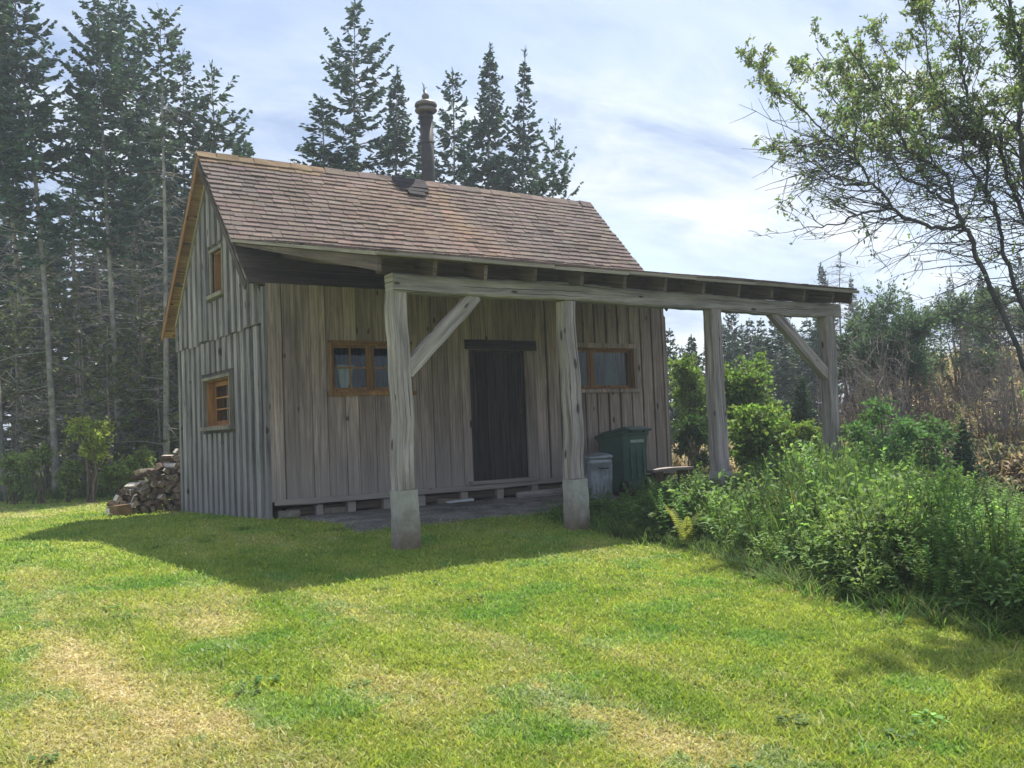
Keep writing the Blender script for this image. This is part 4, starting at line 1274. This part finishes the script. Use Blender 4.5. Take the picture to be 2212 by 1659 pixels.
s5 = stem([(1720, 1130), (1650, 1040), (1600, 900), (1560, 750), (1480, 600), (1400, 420), (1380, 200), (1300, 20)], (12.3, 11.4), .022, .005, np.array(near(s4, 1760, 1200)))
s6 = stem([(2080, 1700), (1990, 1330), (1900, 1150), (1850, 950), (1720, 750), (1640, 600), (1600, 400), (1590, 200), (1580, 0), (1540, -300)], (12.1, 12.8), .038, .009)
s7 = stem([(2100, 1500), (2000, 1100), (1965, 800), (1985, 550), (1970, 300), (1900, 0), (1850, -350)], (11.9, 11.2), .045, .014)
s8 = stem([(1930, 620), (1850, 780), (1840, 850)][::-1] + [(2000, 520), (2080, 300), (2150, 50)], (12.2, 12.8), .022, .006, np.array(near(s6, 1850, 950)))
s9 = stem([(2150, 1500), (2100, 1000), (2150, 500), (2200, 0), (2250, -700)], (12.2, 11.0), .036, .012)
s10 = stem([(950, 1330), (860, 1390), (700, 1410), (560, 1440)], (11.3, 11.5), .016, .004, np.array(near(s2, 1190, 1310)))
s11 = stem([(900, 1150), (780, 1080), (650, 1000), (480, 960)], (11.2, 11.6), .015, .004, np.array(near(s2, 1050, 1140)))
s12 = stem([(1560, 870), (1400, 830), (1280, 740), (1150, 640), (1000, 560), (850, 470), (700, 300)], (12.4, 13.0), .024, .005, np.array(near(s4, 1730, 880)))
# a limb that reaches towards the viewer, above the picture
q1 = s9[-1]
for gx_, gy_, h_ in ((1.0, -8.5, 6.0), (.35, -9.1, 6.3), (.2, -8.4, 6.5), (1.25, -7.9, 5.8), (.7, -9.6, 6.4), (-.2, -9.3, 6.8), (1.3, -9.2, 6.0)):
    e_ = np.array([gx_ + .5216 * h_, gy_ + .3223 * h_, h_ - .3])      # boughs overhead whose shade lies on the lawn
    s_ = smooth([q1, q1 * .6 + e_ * .4 + np.array([0, 0, .5]), q1 * .25 + e_ * .75 + np.array([0, 0, .35]), e_], 5, .02); limb(tk, s_, .035, .008, BK); stems.append((s_, .035, .008))
LO, LD, LL = [], [], []
def twigs(c, r0, r1, n, t0, len0, depth=0):
    m = len(c) - 1
    for k_ in range(n):
        t = t0 + (1 - t0) * rng.random() ** .8
        i_ = min(int(t * m), m - 1); p = c[i_] + (c[i_ + 1] - c[i_]) * (t * m - i_)
        d = c[min(i_ + 2, m)] - c[max(i_ - 1, 0)]; d /= np.linalg.norm(d) + 1e-9
        v = d * rng.uniform(.4, .9) + rng.normal(0, .55, 3) + UP * .18; v /= np.linalg.norm(v)
        ln = len0 * rng.uniform(.5, 1.2) * (1.1 - .5 * t)
        k2 = 5
        pts = [p]
        for s_ in range(k2):
            v = v + rng.normal(0, .16, 3) + UP * .05; v /= np.linalg.norm(v); pts.append(pts[-1] + v * ln / k2)
        pts = np.array(pts)
        r = max(.0035, (r0 + (r1 - r0) * t) * .42)
        limb(tk, pts, r, .0025, BK)
        if depth < 1:
            twigs(pts, r, .003, 4, .25, ln * .55, depth + 1)
        # leaves cluster toward the twig ends; the low shaded wood is nearly bare
        zt = pts[-1][2]
        leafy = float(np.clip((zt - 3.2) / 1.3, .06, 1)) * (2.6 if pts[-1][1] < -6.2 else 1.0) * (.15 + 1.1 * vnoise(pts[-1][0] * 1.9 + 7, pts[-1][2] * 1.9, 3))
        nl = rng.poisson((20 if depth else 12) * leafy)
        if nl:
            tt = .35 + .65 * rng.random(nl) ** .7
            ii = np.minimum((tt * k2).astype(int), k2 - 1)
            o = pts[ii] + (pts[ii + 1] - pts[ii]) * (tt * k2 - ii)[:, None]
            LO.append(o + rng.normal(0, .02, (nl, 3))); LD.append(v[None] * .5 + rng.normal(0, .7, (nl, 3)) - UP[None] * .1)
for c, r0, r1 in stems:
    ln = np.linalg.norm(np.diff(c, axis=0), axis=1).sum()
    twigs(c, r0, r1, int(4 + ln * 6.5), .28 if ln > 3 else .1, .75)

# fine bare twigs low on the stems
for c, r0, r1 in (stems[0], stems[1], stems[3], stems[5], stems[8]):
    m = len(c) - 1
    for k_ in range(44):
        t = rng.uniform(.12, .7); i_ = int(t * m); p = c[i_]
        v = -RT * rng.uniform(.4, 1) + UP * rng.uniform(-.35, .25) + FW * rng.normal(0, .5); v /= np.linalg.norm(v)
        pts = [p]; ln = rng.uniform(.5, 1.5)
        for s_ in range(6):
            v = v + rng.normal(0, .13, 3) + UP * .03; v /= np.linalg.norm(v); pts.append(pts[-1] + v * ln / 6)
        pts = np.array(pts); limb(tk, pts, .008, .0022, BK)
        for q in range(5):
            j_ = rng.integers(1, 6); e = pts[j_] + (v * .4 + rng.normal(0, .5, 3)) * .35
            limb(tk, np.array([pts[j_], (pts[j_] + e) / 2 + rng.normal(0, .02, 3), e]), .004, .0018, BK)
            if rng.random() < .25:
                LO.append(e[None] + rng.normal(0, .03, (3, 3))); LD.append(rng.normal(0, 1, (3, 3)))
LO, LD = np.concatenate(LO), np.concatenate(LD)
n = len(LO); print('tree leaves', n)
c = jcol((.19, .26, .125), n, .3, .1); yl = rng.random(n) < .12; c[yl] = jcol((.17, .18, .06), yl.sum(), .2)
P, c = leaf_quads(LO, LD, rng.uniform(.045, .08, n), rng.uniform(.011, .018, n), c)
lf.quads(P, c)
bt = tag(empty('broadleaf_tree', TB), 'many stemmed broadleaf tree with dark bare lower limbs leaning over the porch end', 'tree')
for nm, me in (('trunk', tk.mesh('trunk', 'bark', True)), ('crown', lf.mesh('crown', 'vleaf'))):
    o = link(nm, me, bt); o.matrix_parent_inverse = Matrix.Translation(-Vector(TB))


# ------------------------------------------------------------------ bushes
def bush(name, label, cat, px, d, wpx, top, col, leaf=(.05, .09), wid=.02, n=2600, lobes=7, group=None, base=None, stemcol=(.14, .11, .09), deep=1.0, upright=.3):
    """a leafy bush filling wpx columns about px with its top at row top, d metres deep"""
    foot = at_dist(px, d); foot[2] = float(gz(foot[0], foot[1]))
    tp = at(px, top, d); Hh = tp[2] - foot[2]; Rr = wpx / FPX * d / 2
    tk, lf = AM(), AM()
    O, D = [], []
    for l_ in range(lobes):
        a = rng.random() * 6.28; rr = Rr * rng.uniform(.15, .75); hz = Hh * (rng.uniform(.35, .95) if l_ else .9)
        ctr = np.array([math.cos(a) * rr, math.sin(a) * rr * deep, hz * (1 - .35 * (rr / Rr) ** 2)])
        br = Rr * rng.uniform(.35, .6)
        st = smooth([np.array([rng.normal(0, .06), rng.normal(0, .06), -.05]), ctr * [.35, .35, .55] + rng.normal(0, .05, 3), ctr], 4, .015)
        limb(tk, st, .012 + .006 * Hh, .004, stemcol)
        m = int(n / lobes / 9)
        for q in range(m):
            v = rng.normal(0, 1, 3); v /= np.linalg.norm(v); v[2] = v[2] * .9 + .1
            e = ctr + v * br * rng.random() ** .45 * rng.choice([.8, 1.0, 1.35])
            if e[2] < .02: e[2] = .02 + rng.random() * .1
            s0 = ctr + (e - ctr) * .15
            limb(tk, np.array([s0, (s0 + e) / 2 + rng.normal(0, .02, 3), e]), .004, .002, stemcol)
            k = 9
            tt = rng.uniform(.45, 1.05, (k, 1))
            O.append(s0 + (e - s0) * tt + rng.normal(0, .03, (k, 3))); D.append((e - s0) / np.linalg.norm(e - s0) * .6 + rng.normal(0, .6, (k, 3)) + UP * upright)
    O, D = np.concatenate(O), np.concatenate(D); k = len(O)
    O[:, 2] = np.minimum(O[:, 2], Hh * 1.03)
    c = jcol(col, k, .25, .08)
    P, c = leaf_quads(O, D, rng.uniform(*leaf, k), rng.uniform(wid * .7, wid * 1.3, k), c)
    lf.quads(P, c)
    o = tag(empty(name, foot), label, cat, group)
    link('stem', tk.mesh('stem', 'bark'), o); link('foliage', lf.mesh('foliage', 'vleaf'), o)
    return o

LG = (.185, .285, .075)
bush('leafy_shrub', 'bright green shrub between the far cabin corner and the third post', 'shrub', 1496, 17.6, 125, 775, LG, n=6000, lobes=13, leaf=(.06, .10), wid=.022)
bush('leafy_shrub', 'bright green rounded shrub directly right of the third porch post', 'shrub', 1622, 15.6, 165, 775, (.17, .265, .08), n=6500, lobes=14, leaf=(.06, .10), wid=.022)
bush('leafy_shrub', 'low bright green shrub at the foot of the rounded one between the far posts', 'shrub', 1640, 14.2, 200, 885, LG, n=6000, lobes=13, leaf=(.06, .10), wid=.022)
bush('leafy_shrub', 'dark leaved shrub low behind the plank bench', 'shrub', 1495, 16.6, 90, 905, (.05, .10, .04), n=1800, lobes=6)
bush('leafy_shrub', 'yellow green shrub low between the two far porch posts, right beside the last one', 'shrub', 1735, 13.6, 120, 915, (.17, .25, .07), n=3200, lobes=9)
bush('willow_bush', 'large blue green bush standing just beyond the end of the porch roof', 'bush', 1945, 18, 200, 612, (.105, .17, .115), leaf=(.06, .1), wid=.016, n=15000, lobes=22)
bush('willow_bush', 'dark green bush right of the large blue green one', 'bush', 2075, 20, 170, 640, (.095, .145, .09), leaf=(.06, .1), wid=.018, n=5000, lobes=11)
bush('willow_bush', 'dark bush behind the leaning broadleaf stems on top of the slope', 'bush', 2170, 21, 170, 625, (.095, .145, .09), leaf=(.06, .1), wid=.018, n=5000, lobes=11)
bush('willow_bush', 'dull green bush low against the last porch post on its far side', 'bush', 1870, 19, 110, 668, (.085, .135, .08), leaf=(.06, .1), wid=.018, n=3000, lobes=9)
bush('leafy_shrub', 'shrub catching light by the foot of the last porch post on its outer side', 'shrub', 1870, 13.2, 90, 880, (.09, .16, .05), n=1300, lobes=6)
bush('forest_sapling', 'yellow green sapling lit at the forest edge between two grey trunks', 'sapling', 198, 18.9, 95, 880, (.32, .38, .09), n=3000, lobes=9, leaf=(.06, .10), wid=.022)
bush('forest_sapling', 'small leafy sapling at the outer left of the forest edge', 'sapling', 85, 19.2, 80, 960, (.23, .29, .10), n=1800, lobes=6)
bush('forest_sapling', 'small leafy sapling at the forest edge next to the firewood', 'sapling', 318, 20.0, 75, 965, (.19, .25, .09), n=1800, lobes=6)
for px_, d_, top_, w_, lb_ in ((30, 19.2, 985, 90, 'low leafy shrub at the outermost left foot of the forest'), (145, 19.3, 990, 70, 'low leafy shrub at the foot of the leaning bare trunk'), (255, 19.5, 985, 80, 'low leafy shrub at the foot of the pale straight trunk')):
    bush('forest_shrub', lb_, 'shrub', px_, d_, w_, top_, (.22, .29, .10), leaf=(.06, .1), wid=.025, n=1600, lobes=6)
for px_, d_, top_, lb_ in ((1915, 12.6, 872, 'low spreading juniper with bright green flat boughs outside the last porch post'), (1985, 13.4, 905, 'low spreading juniper on the dry slope right of the brighter one')):
    bush('juniper', lb_, 'juniper', px_, d_, 150, top_, (.12, .24, .09) if px_ < 1950 else (.10, .19, .08), leaf=(.06, .11), wid=.013, n=2600, lobes=10, upright=-.05)


def dead_shrub(label, px, d, wpx, top, n=90, col=(.28, .235, .215)):
    foot = at_dist(px, d); foot[2] = float(gz(foot[0], foot[1]))
    Hh = at(px, top, d)[2] - foot[2]; Rr = wpx / FPX * d / 2
    tk = AM()
    for k_ in range(n):
        a = rng.random() * 6.28; r_ = Rr * math.sqrt(rng.random())
        b = np.array([math.cos(a) * r_ * .5, math.sin(a) * r_ * .5, -.03]); e = np.array([math.cos(a) * r_ * 1.1, math.sin(a) * r_ * 1.1, Hh * rng.uniform(.45, 1.05)])
        c = smooth([b, (b + e) / 2 + rng.normal(0, .1, 3), e], 3, .03); limb(tk, c, .010, .003, col)
        for q in range(9):
            i_ = rng.integers(2, len(c)); e2 = c[i_] + rng.normal(0, .17, 3) + UP * .08
            limb(tk, np.array([c[i_], (c[i_] + e2) / 2 + rng.normal(0, .03, 3), e2]), .005, .002, col)
    o = tag(empty('dead_shrub', foot), label, 'shrub')
    link('twigs', tk.mesh('twigs', 'bark'), o)
dead_shrub('leafless reddish brown shrub right beside the last porch post', 1895, 16.5, 140, 735, 75)
dead_shrub('leafless grey brown brush in the middle of the dry slope', 2010, 17.5, 130, 790, 60, (.22, .17, .15))
dead_shrub('leafless grey brush at the outer right of the dry slope', 2160, 16.5, 150, 740, 60, (.22, .19, .17))
dead_shrub('low tangle of bare brown twigs behind the brace of the last post', 1830, 19, 80, 780, 60, (.2, .15, .13))


# ------------------------------------------------------------------ weeds and ground cover
def plant_tpl(seed, kind):
    r = np.random.default_rng(seed); V, C = [], []
    def leaf(o, d, L_, W_, c):
        d = d / np.linalg.norm(d); s = np.cross(d, UP + r.normal(0, .3, 3)); s /= np.linalg.norm(s); u = np.cross(s, d)
        tip = o + d * L_ - UP * L_ * .3; m = o + d * L_ * .5
        V.append([o, m + s * W_ + u * W_ * .3, tip, m - s * W_ + u * W_ * .3]); C.append(c * np.exp(r.normal(0, .22)))
    if kind == 'weed':
        lean = r.normal(0, .14, 2); n = 60
        ax = lambda t: np.array([lean[0] * t * t, lean[1] * t * t, t])
        g = np.array([.14, .235, .075])
        for k in range(n):
            t = .12 + .88 * k / n; a = k * 2.4 + r.normal(0, .3)
            d = np.array([math.cos(a), math.sin(a), .45 + .5 * t])
            leaf(ax(t), d, r.uniform(.07, .115) * (1.1 - .45 * t), r.uniform(.009, .016), g * r.uniform(.85, 1.25))
        for k in range(6):
            a, b = ax(k / 6), ax((k + 1) / 6); s = np.array([.006, 0, 0]); s = s if k % 2 else s[[1, 0, 2]]
            V.append([a - s, a + s, b + s, b - s]); C.append(g * .8)
    elif kind == 'bushy':          # branching soft weed with small rounder leaves
        g = np.array([.165, .25, .085]) * np.exp(r.normal(0, .12))
        for b in range(9):
            a = r.random() * 6.28; sp = r.uniform(.05, .34); top = np.array([math.cos(a) * sp, math.sin(a) * sp, r.uniform(.6, 1.0)])
            o0 = top * [.3, .3, .35]
            s = np.array([.004, .002, 0]); V.append([o0 - s, o0 + s, top + s, top - s]); C.append(g * .7)
            for k in range(11):
                o = o0 + (top - o0) * r.uniform(.15, 1) + r.normal(0, .02, 3)
                leaf(o, r.normal(0, .7, 3) + UP * .2, r.uniform(.05, .09), r.uniform(.014, .024), g * r.uniform(.8, 1.25))
    elif kind == 'grass':
        for k in range(16):
            a = r.random() * 6.28; L_ = r.uniform(.6, 1.05); b = np.array([r.normal(0, .05), r.normal(0, .05), 0])
            h = np.array([math.cos(a), math.sin(a), 0]); sp = r.uniform(.1, .55)
            P = [b + h * sp * t ** 2 * L_ + UP * L_ * (t - .25 * t ** 3 * sp) for t in (0, .35, .7, 1)]
            s = np.cross(h, UP) * .010; c = np.array([.13, .215, .06]) * np.exp(r.normal(0, .2)) if r.random() > .06 else np.array([.27, .22, .11])
            for q in range(3):
                w0, w1 = 1 - q * .33, max(.05, 1 - (q + 1) * .33)
                V.append([P[q] - s * w0, P[q] + s * w0, P[q + 1] + s * w1, P[q + 1] - s * w1]); C.append(c)
    elif kind == 'broad':
        g = np.array([.135, .225, .07])
        for k in range(26):
            a = r.random() * 6.28; t = r.uniform(.25, 1); o = np.array([math.cos(a) * .12, math.sin(a) * .12, t * .8])
            leaf(o, np.array([math.cos(a), math.sin(a), r.uniform(-.1, .5)]), r.uniform(.12, .20), r.uniform(.035, .06), g)
    elif kind == 'bracken':
        g = np.array([.27, .225, .18])
        for k in range(14):
            a = r.random() * 6.28; L_ = r.uniform(.4, 1); h = np.array([math.cos(a), math.sin(a), 0])
            o = h * .03
            e = h * r.uniform(.2, .6) + UP * L_ * r.uniform(.5, 1)
            s = np.cross(h, UP) * .02
            V.append([o - s * .4, o + s * .4, e + s, e - s]); C.append(g * np.exp(r.normal(0, .3)))
            for q in range(3):
                f = r.uniform(.4, 1); leaf(o + (e - o) * f, r.normal(0, 1, 3), .16, .035, g * np.exp(r.normal(0, .2)))
    return np.array(V), np.clip(np.array(C), .01, 1)


def scatter(am, kind, xs, ys, hs, wide=.5, seeds=8, tone=.2, base=None, sink=.02):
    T = [plant_tpl(900 + k, kind) for k in range(seeds)]
    idx = rng.integers(0, seeds, len(xs))
    zs = gz(xs, ys) - sink
    for k in range(seeds):
        m = idx == k
        if not m.any(): continue
        V, C = T[k]; n = m.sum(); a = rng.random(n) * 6.28
        ca, sa = np.cos(a)[:, None, None], np.sin(a)[:, None, None]
        h = hs[m][:, None, None]; w = h * 0 + wide + (1 - wide) * h
        x = (V[None, :, :, 0] * ca - V[None, :, :, 1] * sa) * w + xs[m][:, None, None]
        y = (V[None, :, :, 0] * sa + V[None, :, :, 1] * ca) * w + ys[m][:, None, None]
        z = V[None, :, :, 2] * h + zs[m][:, None, None]
        P = np.stack([x, y, z], -1).reshape(-1, 4, 3)
        c = (C[None] * np.exp(rng.normal(0, tone, (n, 1, 1))) * (1 + rng.normal(0, .06, (n, 1, 3)))).reshape(-1, 3)
        am.quads(P, np.clip(c, .008, 1))


def pxy(x, y, z):
    v = np.stack([x - CAM[0], y - CAM[1], z - CAM[2]], -1); zz = v @ FW
    return 1106 + FPX * (v @ RT) / zz, 829.5 - FPX * (v @ UV_) / zz, zz

# the weedy bank right of the lawn: mown edge as it lies on the ground, heights rising along it
EDGE = np.array([(4.3, -1.15), (3.2, -1.6), (2.75, -2.4), (2.55, -2.96), (2.3, -3.9), (2.22, -4.6), (2.22, -5.0), (2.1, -5.4), (1.78, -6.1), (1.45, -6.86), (1.3, -7.35), (1.25, -8.1), (1.25, -8.5), (1.2, -12)])
def edge_x(y):
    return np.interp(-y, -EDGE[:, 1], EDGE[:, 0])
HX = [1200, 1300, 1400, 1480, 1535, 1595, 1650, 1750, 1850, 1950, 2050, 2130, 2220, 2500]
HY = [1085, 1082, 1064, 1038, 1046, 1042, 1000, 978, 970, 985, 1010, 1045, 1085, 1130]
n = 19000
x = rng.uniform(.8, 10.5, n); y = rng.uniform(-12, 1.2, n)
e = edge_x(y) + .25 * (fbm(x * 1.5, y * 1.5, 14) - .5)
ok = (x > e + .05) & ~((y > -.95) & (x < 6.9)) & ~((x < 7.0) & (y > -1.25)) 
near_ = np.exp(-((x - e) / 1.6)) ; ok &= rng.random(n) < .35 + .65 * near_
x, y, e = x[ok], y[ok], e[ok]
px_, py_, zz_ = pxy(x, y, gz(x, y))
capz = CAM[2] - 0 * x
ty = np.interp(px_, HX, HY) + rng.normal(0, 15, len(x))
hz = (932 - .0405 * (px_ - 1106)); capz = CAM[2] - (ty - hz) / FPX * zz_
want = rng.uniform(.40, 1.0, len(x)) * (.45 + .55 * sstep(0, .7, x - e))
h = np.minimum(want, capz - gz(x, y))
ok = h > .12; x, y, h, px_ = x[ok], y[ok], h[ok], px_[ok]
am = AM(); kd = rng.random(len(x)); patch = fbm(x * .8, y * .8, 17)
low = px_ < 1520
h = h * (.62 + .62 * np.clip(fbm(x * 1.1 + 5, y * 1.1, 19) * 1.6 - .3, 0, 1))
cut = np.clip(.50 + (patch - .5) * 2.4, .12, .85)
a_ = (kd < cut) & ~low; b_ = (kd >= cut) & (kd < .93) & ~low; c_ = ((kd >= .93) & ~low)
a2 = a_ & (fbm(x * 1.4, y * 1.4, 23) > .5); a_ = a_ & ~a2
scatter(am, 'weed', x[a_], y[a_], h[a_], tone=.25); scatter(am, 'bushy', x[a2], y[a2], h[a2], tone=.25); scatter(am, 'grass', x[b_], y[b_], h[b_], tone=.25); scatter(am, 'broad', x[c_], y[c_], h[c_] * .8, tone=.2)
l1 = low & (kd < .55); l2 = low & (kd >= .55)
scatter(am, 'broad', x[l1], y[l1], h[l1] * .9, wide=.35); scatter(am, 'weed', x[l2], y[l2], h[l2])
# long grass leaning out over the mown edge
ye = rng.uniform(-11.5, -1.8, 900); xe = edge_x(ye) + rng.normal(.02, .12, 900)
scatter(am, 'grass', xe, ye, rng.uniform(.08, .22, 900), tone=.25)
# plants at the feet of the bins
xb = rng.uniform(4.9, 7.0, 130); yb = rng.uniform(-1.75, -1.0, 130); scatter(am, 'weed', xb, yb, rng.uniform(.12, .3, 130)); scatter(am, 'broad', xb[:50] + .1, yb[:50] - .1, rng.uniform(.15, .25, 50), wide=.3)
tag(link('weeds', am.mesh('weeds', 'vleaf')), kind='stuff')
# rough grass along the forest edge
n = 11000; x = rng.uniform(-12, 9, n); y = rng.uniform(6, 24, n); s_ = y + .55 * x
ok = (s_ > 10.6 + 1.2 * (fbm(x * .5, y * .5, 5) - .5)) & (s_ < 20) & (rng.random(n) < np.exp(-(s_ - 11) / 3)); x, y = x[ok], y[ok]
am = AM(); k = len(x) // 2
scatter(am, 'grass', x[:k], y[:k], rng.uniform(.15, .42, k)); scatter(am, 'weed', x[k:], y[k:], rng.uniform(.25, .7, len(x) - k)); 
tag(link('undergrowth', am.mesh('undergrowth', 'vleaf')), kind='stuff')
# dry bracken on the slope
n = 5200; x = rng.uniform(8.5, 24, n); y = rng.uniform(-9, 12, n); ok = (x + .12 * y > 10.2); x, y = x[ok], y[ok]
am = AM(); scatter(am, 'bracken', x, y, rng.uniform(.3, .8, len(x)), tone=.3)
g_ = rng.random(len(x)) < .12; scatter(am, 'weed', x[g_], y[g_], rng.uniform(.3, .8, g_.sum()))
tag(link('dry_bracken', am.mesh('dry_bracken', 'vleaf')), kind='stuff')

# the pale fern at the mown edge
fp = np.array([2.12, -4.95, 0]); fp[2] = float(gz(fp[0], fp[1]))
fo = tag(empty('fern', fp), 'yellow green fern catching the sun at the edge of the mown grass', 'fern')
am = AM()
for k in range(6):
    a = k * 1.05 + rng.normal(0, .2) ; hd = np.array([math.cos(a), math.sin(a), 0]); L_ = rng.uniform(.34, .5)
    f = lambda t: hd * L_ * (.15 * t + .28 * t * t) + UP * L_ * (1.05 * t - .2 * t * t)
    m = 16; P, C = [], []
    for q in range(m):
        t = .12 + .88 * q / m; o = f(t); d = f(t + .03) - f(t - .03); d /= np.linalg.norm(d)
        sd = np.cross(d, UP); sd /= np.linalg.norm(sd)
        w = .055 * math.sin(min(1, (1.08 - t) * 1.25) * 1.57) + .01
        for s_ in (-1, 1):
            tip = o + sd * s_ * w + d * w * .35 - UP * .015; b = d * .007
            P.append([o - b, o + b, tip + b * .3, tip - b * .3]); C.append(np.array([.34, .36, .10]) * math.exp(rng.normal(0, .15)))
        s_ = sd * .004; P.append([f(t - .055) - s_, f(t - .055) + s_, o + s_, o - s_]); C.append(np.array([.2, .2, .06]))
    fm = AM(); fm.quads(np.array(P), np.array(C)); link('frond', fm.mesh('frond', 'vleaf'), fo)

# broad leaved weeds and stray leaves in the mown grass
n = 170; x = rng.uniform(-9, 3, n); y = rng.uniform(-10.5, 6, n)
ok = (x < edge_x(np.minimum(y, -1.2)) - .05) & ~((x > -.1) & (y > -.1) & (y < 4.2)) & (strip_mask(x, y) < .1) & (vnoise(x * .8, y * .8, 91) > .42); x, y = x[ok], y[ok]
am = AM(); scatter(am, 'broad', x, y, rng.uniform(.025, .06, len(x)), wide=.22, tone=.3, sink=.0)
tag(link('lawn_weeds', am.mesh('lawn_weeds', 'vleaf')), kind='stuff')
# ------------------------------------------------------------------ thin volume added to lift the darks blue, like veiling glare
hm = bpy.data.materials.new('glare_haze'); hm.use_nodes = True; hn = hm.node_tree; hn.nodes.remove(hn.nodes['Principled BSDF'])
pv = hn.nodes.new('ShaderNodeVolumePrincipled'); pv.inputs['Density'].default_value = .0022; pv.inputs['Color'].default_value = (.80, .89, 1, 1); pv.inputs['Anisotropy'].default_value = .35
hn.links.new(pv.outputs[0], hn.nodes['Material Output'].inputs['Volume'])
mb = MB(); lo_, hi_ = np.array([-300, -300, -3.0]), np.array([300, 300, 17.0])
mb.slab((lo_ + hi_) / 2, ((hi_ - lo_)[0] / 2, 0, 0), (0, (hi_ - lo_)[1] / 2, 0), (0, 0, (hi_ - lo_)[2] / 2))
M['glare_haze'] = hm
tag(mb.build('glare_haze', 'glare_haze'), kind='stuff')
# ------------------------------------------------------------------ light, sky, camera
SUN = np.array([.5216, .3223, 1.0]); SUN /= np.linalg.norm(SUN)
SUN_EL = math.asin(SUN[2]); SUN_AZ = math.atan2(SUN[0], SUN[1])
sl = bpy.data.lights.new('sun', 'SUN'); sl.energy = 5.0; sl.angle = math.radians(.53); sl.color = (1, .94, .84)
so = bpy.data.objects.new('sun', sl); COL.objects.link(so)
so.rotation_euler = Vector(-SUN).to_track_quat('-Z', 'Y').to_euler(); so.location = (20, 12, 40)

wd = bpy.data.worlds.new('World'); SC.world = wd; wd.use_nodes = True
nt = wd.node_tree; bg = nt.nodes['Background']; bg.inputs['Strength'].default_value = .1
sky = N(nt, 'ShaderNodeTexSky'); sky.sky_type = 'NISHITA'; sky.sun_disc = False
sky.sun_elevation = SUN_EL; sky.sun_rotation = SUN_AZ; sky.air_density = 1.0; sky.dust_density = 1.5; sky.ozone_density = 1.5
tc = N(nt, 'ShaderNodeTexCoord')
sp = N(nt, 'ShaderNodeSeparateXYZ'); L(nt, tc.outputs['Generated'], sp.inputs[0])
zz = math_(nt, 'MAXIMUM', sp.outputs[2], 0.0); zz = math_(nt, 'ADD', zz, .22)
cx = math_(nt, 'DIVIDE', sp.outputs[0], zz); cy = math_(nt, 'DIVIDE', sp.outputs[1], zz)
cv = N(nt, 'ShaderNodeCombineXYZ'); L(nt, cx, cv.inputs[0]); L(nt, cy, cv.inputs[1])
mp = N(nt, 'ShaderNodeMapping'); mp.inputs['Rotation'].default_value = (0, 0, .5); mp.inputs['Scale'].default_value = (.8, 1.5, 1); mp.inputs['Location'].default_value = (2.9, 1.7, 0)
L(nt, cv.outputs[0], mp.inputs[0])
n1 = N(nt, 'ShaderNodeTexNoise', ins={'Scale': 1.1, 'Detail': 9.0, 'Roughness': .55, 'Distortion': .5}); L(nt, mp.outputs[0], n1.inputs['Vector'])
cov = ramp(nt, n1.outputs[0], [(.38, (.05,) * 3), (.48, (.6,) * 3), (.58, (1, 1, 1))])
n2 = N(nt, 'ShaderNodeTexNoise', ins={'Scale': 2.2, 'Detail': 8.0, 'Roughness': .6, 'Distortion': .4}); L(nt, mp.outputs[0], n2.inputs['Vector'])
cc = ramp(nt, n2.outputs[0], [(.37, (2.7, 3.5, 5.1)), (.50, (4.4, 5.1, 6.3)), (.62, (6.1, 6.4, 6.8))])
mixed = mixc(nt, cov.outputs[0], sky.outputs[0], cc.outputs[0])
L(nt, mixed, bg.inputs['Color'])

cam = bpy.data.cameras.new('camera'); co = bpy.data.objects.new('camera', cam); COL.objects.link(co)
cam.sensor_width = 36; cam.lens = 36 * FPX / 2212; cam.clip_end = 2000; cam.clip_start = .05
mw = Matrix.Identity(4)
for r_ in range(3):
    mw[r_][0] = RT[r_]; mw[r_][1] = UV_[r_]; mw[r_][2] = -FW[r_]; mw[r_][3] = CAM[r_]
co.matrix_world = mw
SC.camera = co
SC.view_settings.view_transform = 'Standard'; SC.view_settings.look = 'None'; SC.view_settings.exposure = .72; SC.view_settings.gamma = 1
SC.render.engine = 'CYCLES'
SC.cycles.max_bounces = 6; SC.cycles.transparent_max_bounces = 12; SC.cycles.diffuse_bounces = 3; SC.cycles.caustics_reflective = False; SC.cycles.caustics_refractive = False
